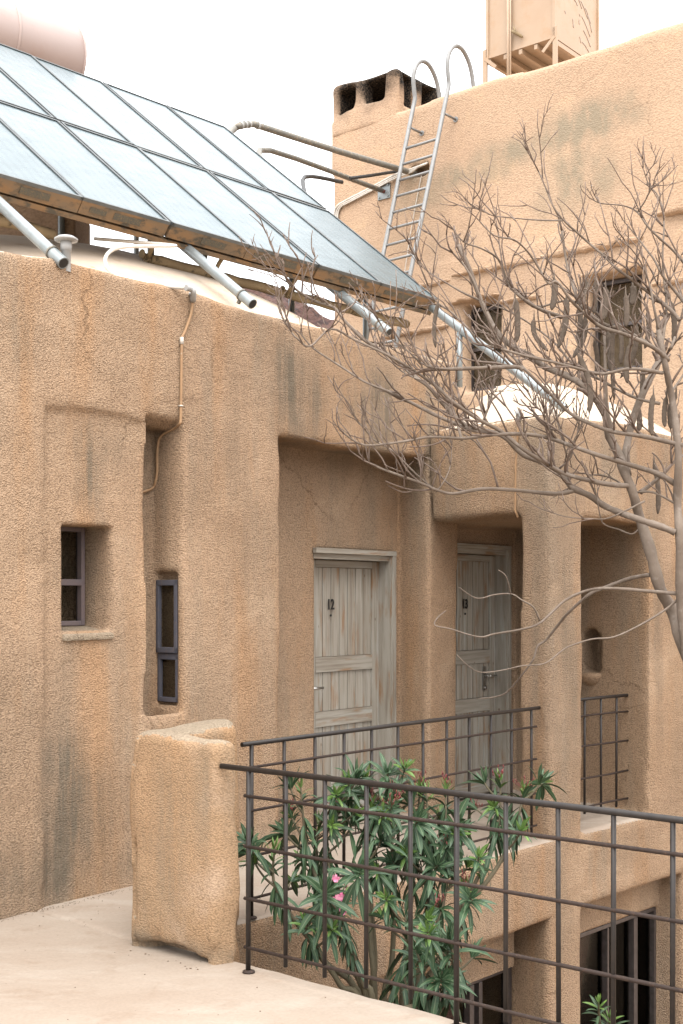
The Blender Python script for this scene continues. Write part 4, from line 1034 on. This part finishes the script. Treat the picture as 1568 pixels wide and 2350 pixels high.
def build_tree():
    rnd = random.Random(11); known = []; limbs = []
    for name, r0, r1, pl in TRACED:
        u0, v0 = pl[0]
        if known and name == 'branch':
            k = min(known, key=lambda q: (q[0]-u0)**2+(q[1]-v0)**2); Y0 = k[2]
        else: Y0 = TY+(.0 if name == 'trunk' and not known else -.12)
        L_ = sum(math.hypot(b[0]-a_[0], b[1]-a_[1]) for a_, b in zip(pl, pl[1:])); slope = rnd.uniform(-.55, .75) if name == 'branch' else 0
        acc = 0; pts = []; rad = []
        for i, (u, v) in enumerate(pl):
            if i: acc += math.hypot(u-pl[i-1][0], v-pl[i-1][1])
            t = acc/L_; Y = Y0+slope*acc/400+.05*math.sin(acc*.03+slope*9)*min(1, acc/60)
            wall = 9.0 if u > 985 else 6.83/(.791-(u-CU)/F)-.35
            Y = min(Y, wall, 8.3)
            pts.append(P(u, v, Y)); rad.append((r0+(r1-r0)*t**.8)*Y/F); known.append((u, v, Y))
        sp = smoothpts(pts, 4); rr = [rad[min(i//4, len(rad)-1)]+(rad[min(i//4+1, len(rad)-1)]-rad[min(i//4, len(rad)-1)])*(i % 4)/4 for i in range(len(sp))]
        rr = [r*(1+.10*rnd.uniform(-1, 1)) for r in rr]
        if name == 'trunk': sp = [Vector((2.95+.1*len(limbs), 6.9, -3.05)), sp[0].lerp(Vector((2.95, 6.9, -3)), .4)]+sp; rr = [rr[0]*1.6, rr[0]*1.15]+rr
        rr = [r*1.12 for r in rr]; tube_obj(name, sp, rr, M_BARK, tree, 10 if r0 > 4 else 7)
        if name == 'branch': limbs.append((sp, rr))
        else: limbs.append((sp[len(sp)//2:], rr[len(rr)//2:]))
    bm = nb(); cnt = 0
    def twig(p, d, ln, r, lev):
        nonlocal cnt; cnt += 1
        n = 5; pts = [p]; cur = d.normalized()
        for i in range(n):
            cur = (cur+Vector((rnd.gauss(0, .19), rnd.gauss(0, .19), rnd.gauss(.08, .17)))).normalized(); pts.append(pts[-1]+cur*ln/n)
        tube(bm, pts, [r*(1-.5*i/n)*(1+.25*rnd.random()*(i % 2)) for i in range(n+1)], 5, mi=0)
        if lev > 0:
            for i in range(1, n):
                if rnd.random() < (.45 if lev > 1 else .30):
                    dd = (pts[i+1]-pts[i]).normalized(); ax = Vector((rnd.gauss(0, 1), rnd.gauss(0, 1), rnd.gauss(0, 1))).normalized()
                    q = dd.copy(); q.rotate(Matrix.Rotation(rnd.choice((-1, 1))*rnd.uniform(.5, 1.0), 3, ax.cross(dd).normalized()))
                    q.z += .25
                    twig(pts[i], q, ln*rnd.uniform(.30, .6), r*.78, lev-1)
    for sp, rr in limbs:
        i = 0
        while i < len(sp)-1:
            seg = (sp[i+1]-sp[i]); r = rr[i]; i += 1
            uu = CU+sp[i].x/sp[i].y*F; vv = HZ-(sp[i].z-EYE)/sp[i].y*F
            if vv > 1290 or uu > 1700: 
                if rnd.random() > .05 or vv > 1290: continue
            dens = .46 if r < .009 else .26 if r < .014 else .10
            if vv > 1180: dens *= .25
            if vv < 600: dens *= .55
            if rnd.random() < dens:
                dd = seg.normalized(); ax = Vector((rnd.gauss(0, 1), rnd.gauss(0, 1), rnd.gauss(0, 1))).normalized()
                q = dd.copy(); q.rotate(Matrix.Rotation(rnd.choice((-1, 1))*rnd.uniform(.55, 1.15), 3, ax.cross(dd).normalized()))
                q.z += rnd.uniform(.35, 1.0); q.y *= .7
                twig(sp[i], q, rnd.uniform(.14, .46)*(1 if r > .004 else .65), min(max(r*.66, .0040), .0070), 1 if rnd.random() < .65 else 2)
        if HZ-(sp[-1].z-EYE)/sp[-1].y*F > 1290: continue
        e_ = (sp[-1]-sp[-3]).normalized(); twig(sp[-1], e_, .16, rr[-1]*.95, 1); twig(sp[-2], e_+Vector((rnd.uniform(-.5, .5), 0, .4)), .14, rr[-1]*.8, 1)
    obj('twigs', bm, M_TWIG, tree)
    print('twigs', cnt)
    pods = [(1006,694,1000,798,-6), (1182,684,1186,786,4), (1226,732,1258,806,-14), (1300,684,1280,800,8), (1342,726,1314,822,12), (1326,812,1352,948,14), (1366,646,1362,720,3), (1364,782,1368,866,5), (1407,748,1410,918,-3),
            (1436,676,1437,750,2), (1458,736,1424,868,16), (1501,1060,1510,1180,5), (1500,905,1496,1000,-4), (1538,690,1546,790,6), (1390,660,1384,735,4), (1345,640,1338,712,-3), (1272,640,1266,712,4), (1552,900,1540,985,-6), (1452,655,1450,700,3), (1395,762,1400,850,4), (1420,742,1424,836,5), (1446,790,1440,880,-5), (1330,705,1326,790,4), (1474,850,1470,930,3), (1462,930,1466,990,4), (1530,910,1526,980,-3), (1486,715,1480,800,6)]
    for (u0, v0, u1, v1, bend) in pods:
        Y = 7.2+rnd.uniform(-.35, .5); n = 18; pts = []
        for i in range(n):
            t = i/(n-1); u = u0+(u1-u0)*t+bend*math.sin(t*math.pi); v = v0+(v1-v0)*t
            pts.append(P(u, v, Y))
        wv = Y/F*rnd.uniform(6.4, 8.8); a = rnd.uniform(-.5, .5)
        rad = [(wv*.85*max(.1, min(1, t_/.13+.15)**.6*min(1, (1-t_)/.14+.02)**.6)*(1+.06*(-1)**int(t_*17.1)), wv*.28) for t_ in [i/(n-1) for i in range(n)]]
        bm = nb(); tube(bm, [pts[0]+Z*.05]+pts, [(.0016, .0016)]+rad, 8, flat=Vector((math.cos(a), math.sin(a), 0))); obj('seed_pod', bm, M_POD, tree)
build_tree()

# ---------------------------------------------------------------- oleanders
def leaf(bm, base, d, up, ln, wd, droop, mi):
    uv = bm.loops.layers.uv.verify(); d = d.normalized(); sd_ = d.cross(up)
    sd_ = sd_.normalized() if sd_.length > .05 else d.orthogonal().normalized()
    n = 5; rows = []; p = base.copy(); cur = d.copy()
    for i in range(n+1):
        t = i/n; hw = wd*(math.sin(math.pi*min(1, t*.93+.05))**.75)*.5 if 0 < i < n else (.0012 if i == 0 else .0006)
        nn = sd_.cross(cur).normalized()
        rows.append([bm.verts.new(p-sd_*hw+nn*hw*.35), bm.verts.new(p), bm.verts.new(p+sd_*hw+nn*hw*.35)])
        cur = (cur-Z*droop/n).normalized(); p = p+cur*(ln/n)
    for i in range(n):
        for k in (0, 1):
            f = bm.faces.new((rows[i][k], rows[i][k+1], rows[i+1][k+1], rows[i+1][k])); f.smooth = True; f.material_index = mi
            for l, (uu, vv) in zip(f.loops, ((k*.5, i/n), (k*.5+.5, i/n), (k*.5+.5, (i+1)/n), (k*.5, (i+1)/n))): l[uv].uv = (uu, vv)
def blossom(bm, c, r, rnd):
    for k in range(5):
        a = 2*math.pi*k/5+rnd.random()*.3; tilt = Vector((rnd.uniform(-.4, .4), -.6, rnd.uniform(-.1, .5))).normalized()
        e1 = tilt.orthogonal().normalized(); e2 = tilt.cross(e1); d = e1*math.cos(a)+e2*math.sin(a); s_ = e1*-math.sin(a)+e2*math.cos(a)
        vs = [bm.verts.new(c), bm.verts.new(c+d*r*.6+s_*r*.42+tilt*r*.2), bm.verts.new(c+d*r*1.05+s_*r*.25+tilt*r*.25), bm.verts.new(c+d*r+s_*-.3*r+tilt*r*.2), bm.verts.new(c+d*r*.55-s_*r*.4+tilt*r*.15)]
        bm.faces.new(vs)
def oleander(label, base, stems, seed, lscale=1.0, shoots=4):
    rnd = random.Random(seed); e = thing('oleander_shrub', base, label, 'shrub')
    fm = nb(); fm.loops.layers.uv.verify(); bb = Vector(base)
    more = []
    for (pl, Y0, Y1, young, buds, big) in stems:
        more.append((pl, Y0, Y1, young, buds, big))
        for k in range(shoots):
            j = rnd.randrange(len(pl)//2, len(pl)-1); u, v = pl[j]; u2, v2 = pl[j+1]; t = rnd.random(); u, v = u+(u2-u)*t, v+(v2-v)*t; du = rnd.choice((-1, 1))*rnd.uniform(22, 60); dv = rnd.uniform(30, 75); Ym = Y0+(Y1-Y0)*(j+t)/(len(pl)-1)
            more.append(([(u, v), (u+du*.5, v-dv*.35), (u+du*.85, v-dv*.75), (u+du, v-dv)], Ym, Ym+rnd.uniform(-.25, .25), rnd.random() < .5, rnd.random() < .06, .30))
    for (pl, Y0, Y1, young, buds, big) in more:
        n = len(pl); pts = [P(u, v, Y0+(Y1-Y0)*i/(n-1)) for i, (u, v) in enumerate(pl)]
        st = smoothpts(([bb+Vector((rnd.uniform(-.25, .25), rnd.uniform(-.15, .15), 0))] if pl[0][1] > 2350 else [])+pts, 6)
        m = len(st); tube_obj('stem', st, [(.017 if pl[0][1] > 2350 else .003)*(1-i/m)+.0038 for i in range(m)], M_STEM, e, 7)
        # whorls of leaves from the tip downwards
        d_acc = 0; i = m-1; gap = .0; ang = rnd.random()*6; lev = 0; total = sum((st[k+1]-st[k]).length for k in range(m-1))
        leafy = min(total, big*1.25)
        while i > 0 and d_acc < leafy:
            seg = st[i]-st[i-1]; ln = seg.length; pos = 0
            while pos < ln and d_acc < leafy:
                p = st[i]-seg.normalized()*pos; ax = seg.normalized(); f_ = d_acc/leafy
                o1 = ax.orthogonal().normalized(); o2 = ax.cross(o1)
                for k in range(3 if f_ < .8 else 2):
                    a_ = ang+k*2.094+rnd.uniform(-.3, .3); out = o1*math.cos(a_)+o2*math.sin(a_)
                    rise = 1.7-2.2*min(1, d_acc/.26) if d_acc < .26 else -.5*rnd.uniform(.2, 1.0)
                    dr = out*rnd.uniform(.6, 1.1)+ax*max(rise, -.5)+Z*(-rnd.uniform(.3, 1.0) if d_acc > .16 else .15)
                    L_ = (.05+.075*min(1, d_acc/.14))*rnd.uniform(.75, 1.2)*lscale*(1 if young or buds else 1.35)
                    leaf(fm, p, dr, ax if rise < .8 else out, L_, L_*.185*rnd.uniform(.85, 1.2), rnd.uniform(.5, 1.5) if d_acc > .07 else .15, 1 if (d_acc < .075 and young) else 0)
                ang += 1.05; step = .020+.026*min(1, d_acc/.12)
                pos += step; d_acc += step
            i -= 1
        if buds:
            bm = nb(); tip = st[-1]
            for k in range(10):
                c = tip+Vector((rnd.gauss(0, .020), rnd.gauss(0, .020), rnd.uniform(.005, .065))); tube(bm, [tip, c], .0012, 4); tube(bm, [c, c+Z*.012+Vector((rnd.gauss(0, .004), 0, .004))], [.0035, .0012], 5)
            obj('flower_buds', bm, M_BUD, e)
    obj('foliage', fm, [M_LEAF, M_YOUNG], e)
    return e
OB = (.15, 6.25, -3.0)
ST = [([(850,2420),(838,2290),(770,2120),(715,1985),(698,1890),(690,1800)], 6.1, 6.15, True, False, .62),
      ([(850,2420),(800,2160),(762,2010),(748,1935),(768,1850)], 6.1, 6.3, True, True, .5),
      ([(860,2420),(860,2200),(845,2000),(848,1920),(870,1850),(905,1825)], 6.2, 6.35, True, True, .55),
      ([(860,2420),(850,2150),(836,1990),(842,1900),(855,1842)], 6.15, 6.3, True, True, .45),
      ([(920,2420),(930,2200),(945,2060),(955,1930),(965,1800)], 6.2, 6.5, True, True, .75),
      ([(920,2420),(970,2200),(985,2050),(985,1930),(978,1812)], 6.3, 6.4, True, False, .8),
      ([(930,2420),(990,2180),(1020,2050),(1022,1920),(1024,1802)], 6.2, 6.55, True, True, .7),
      ([(930,2420),(1035,2180),(1050,2090),(1080,2045),(1128,1950),(1147,1880),(1148,1785)], 6.3, 6.5, True, True, .55),
      ([(930,2420),(1040,2180),(1066,2080),(1112,2030),(1150,1975),(1180,1905),(1196,1850),(1205,1812)], 6.3, 6.45, True, True, .5),
      ([(850,2420),(740,2200),(660,2090),(628,2020),(631,1945)], 6.0, 5.95, True, False, .42),
      ([(850,2420),(830,2250),(800,2160),(785,2100),(782,2060)], 5.95, 5.85, True, True, .5),
      ([(850,2420),(780,2260),(730,2190),(706,2150),(704,2115)], 5.95, 5.8, True, False, .34),
      ([(900,2430),(1000,2330),(1035,2260),(1040,2200),(1030,2150)], 5.8, 5.7, False, False, .5),
      ([(900,2440),(960,2360),(975,2300),(970,2230),(955,2180)], 5.8, 5.75, False, False, .45),
      ([(850,2430),(880,2330),(920,2240),(935,2170),(930,2100)], 6.0, 6.1, False, False, .6),
      ([(850,2420),(800,2200),(740,2050),(726,1950),(735,1880)], 6.2, 6.35, True, False, .5),
      ([(920,2430),(990,2290),(1040,2160),(1062,2090),(1066,2030)], 6.1, 6.2, True, True, .45),
      ([(880,2430),(900,2200),(905,2050),(900,1960),(905,1890)], 6.2, 6.4, True, False, .5)]
ol = oleander('flowering oleander shrub with dark narrow leaves and pink blooms rising between the railings', OB, ST, 3)
rr_ = random.Random(4)
for (u, v, k) in ((767, 2022, 2), (776, 2063, 3), (788, 2098, 1)):
    bm = nb()
    for i in range(k): blossom(bm, P(u+rr_.uniform(-7, 7), v+rr_.uniform(-8, 8), 5.72 if u < 800 else 6.2), rr_.uniform(.016, .024), rr_)
    obj('flower', bm, M_FLOWER, ol)
oleander('young green oleander shoot in front of the lower maroon curtain', (2.0, 7.4, -3.0), [([(1400,2500),(1385,2420),(1376,2340),(1374,2300)], 7.3, 7.2, True, False, .35), ([(1400,2500),(1400,2430),(1398,2370),(1400,2335)], 7.3, 7.25, True, False, .3)], 8, 1.0, 0)
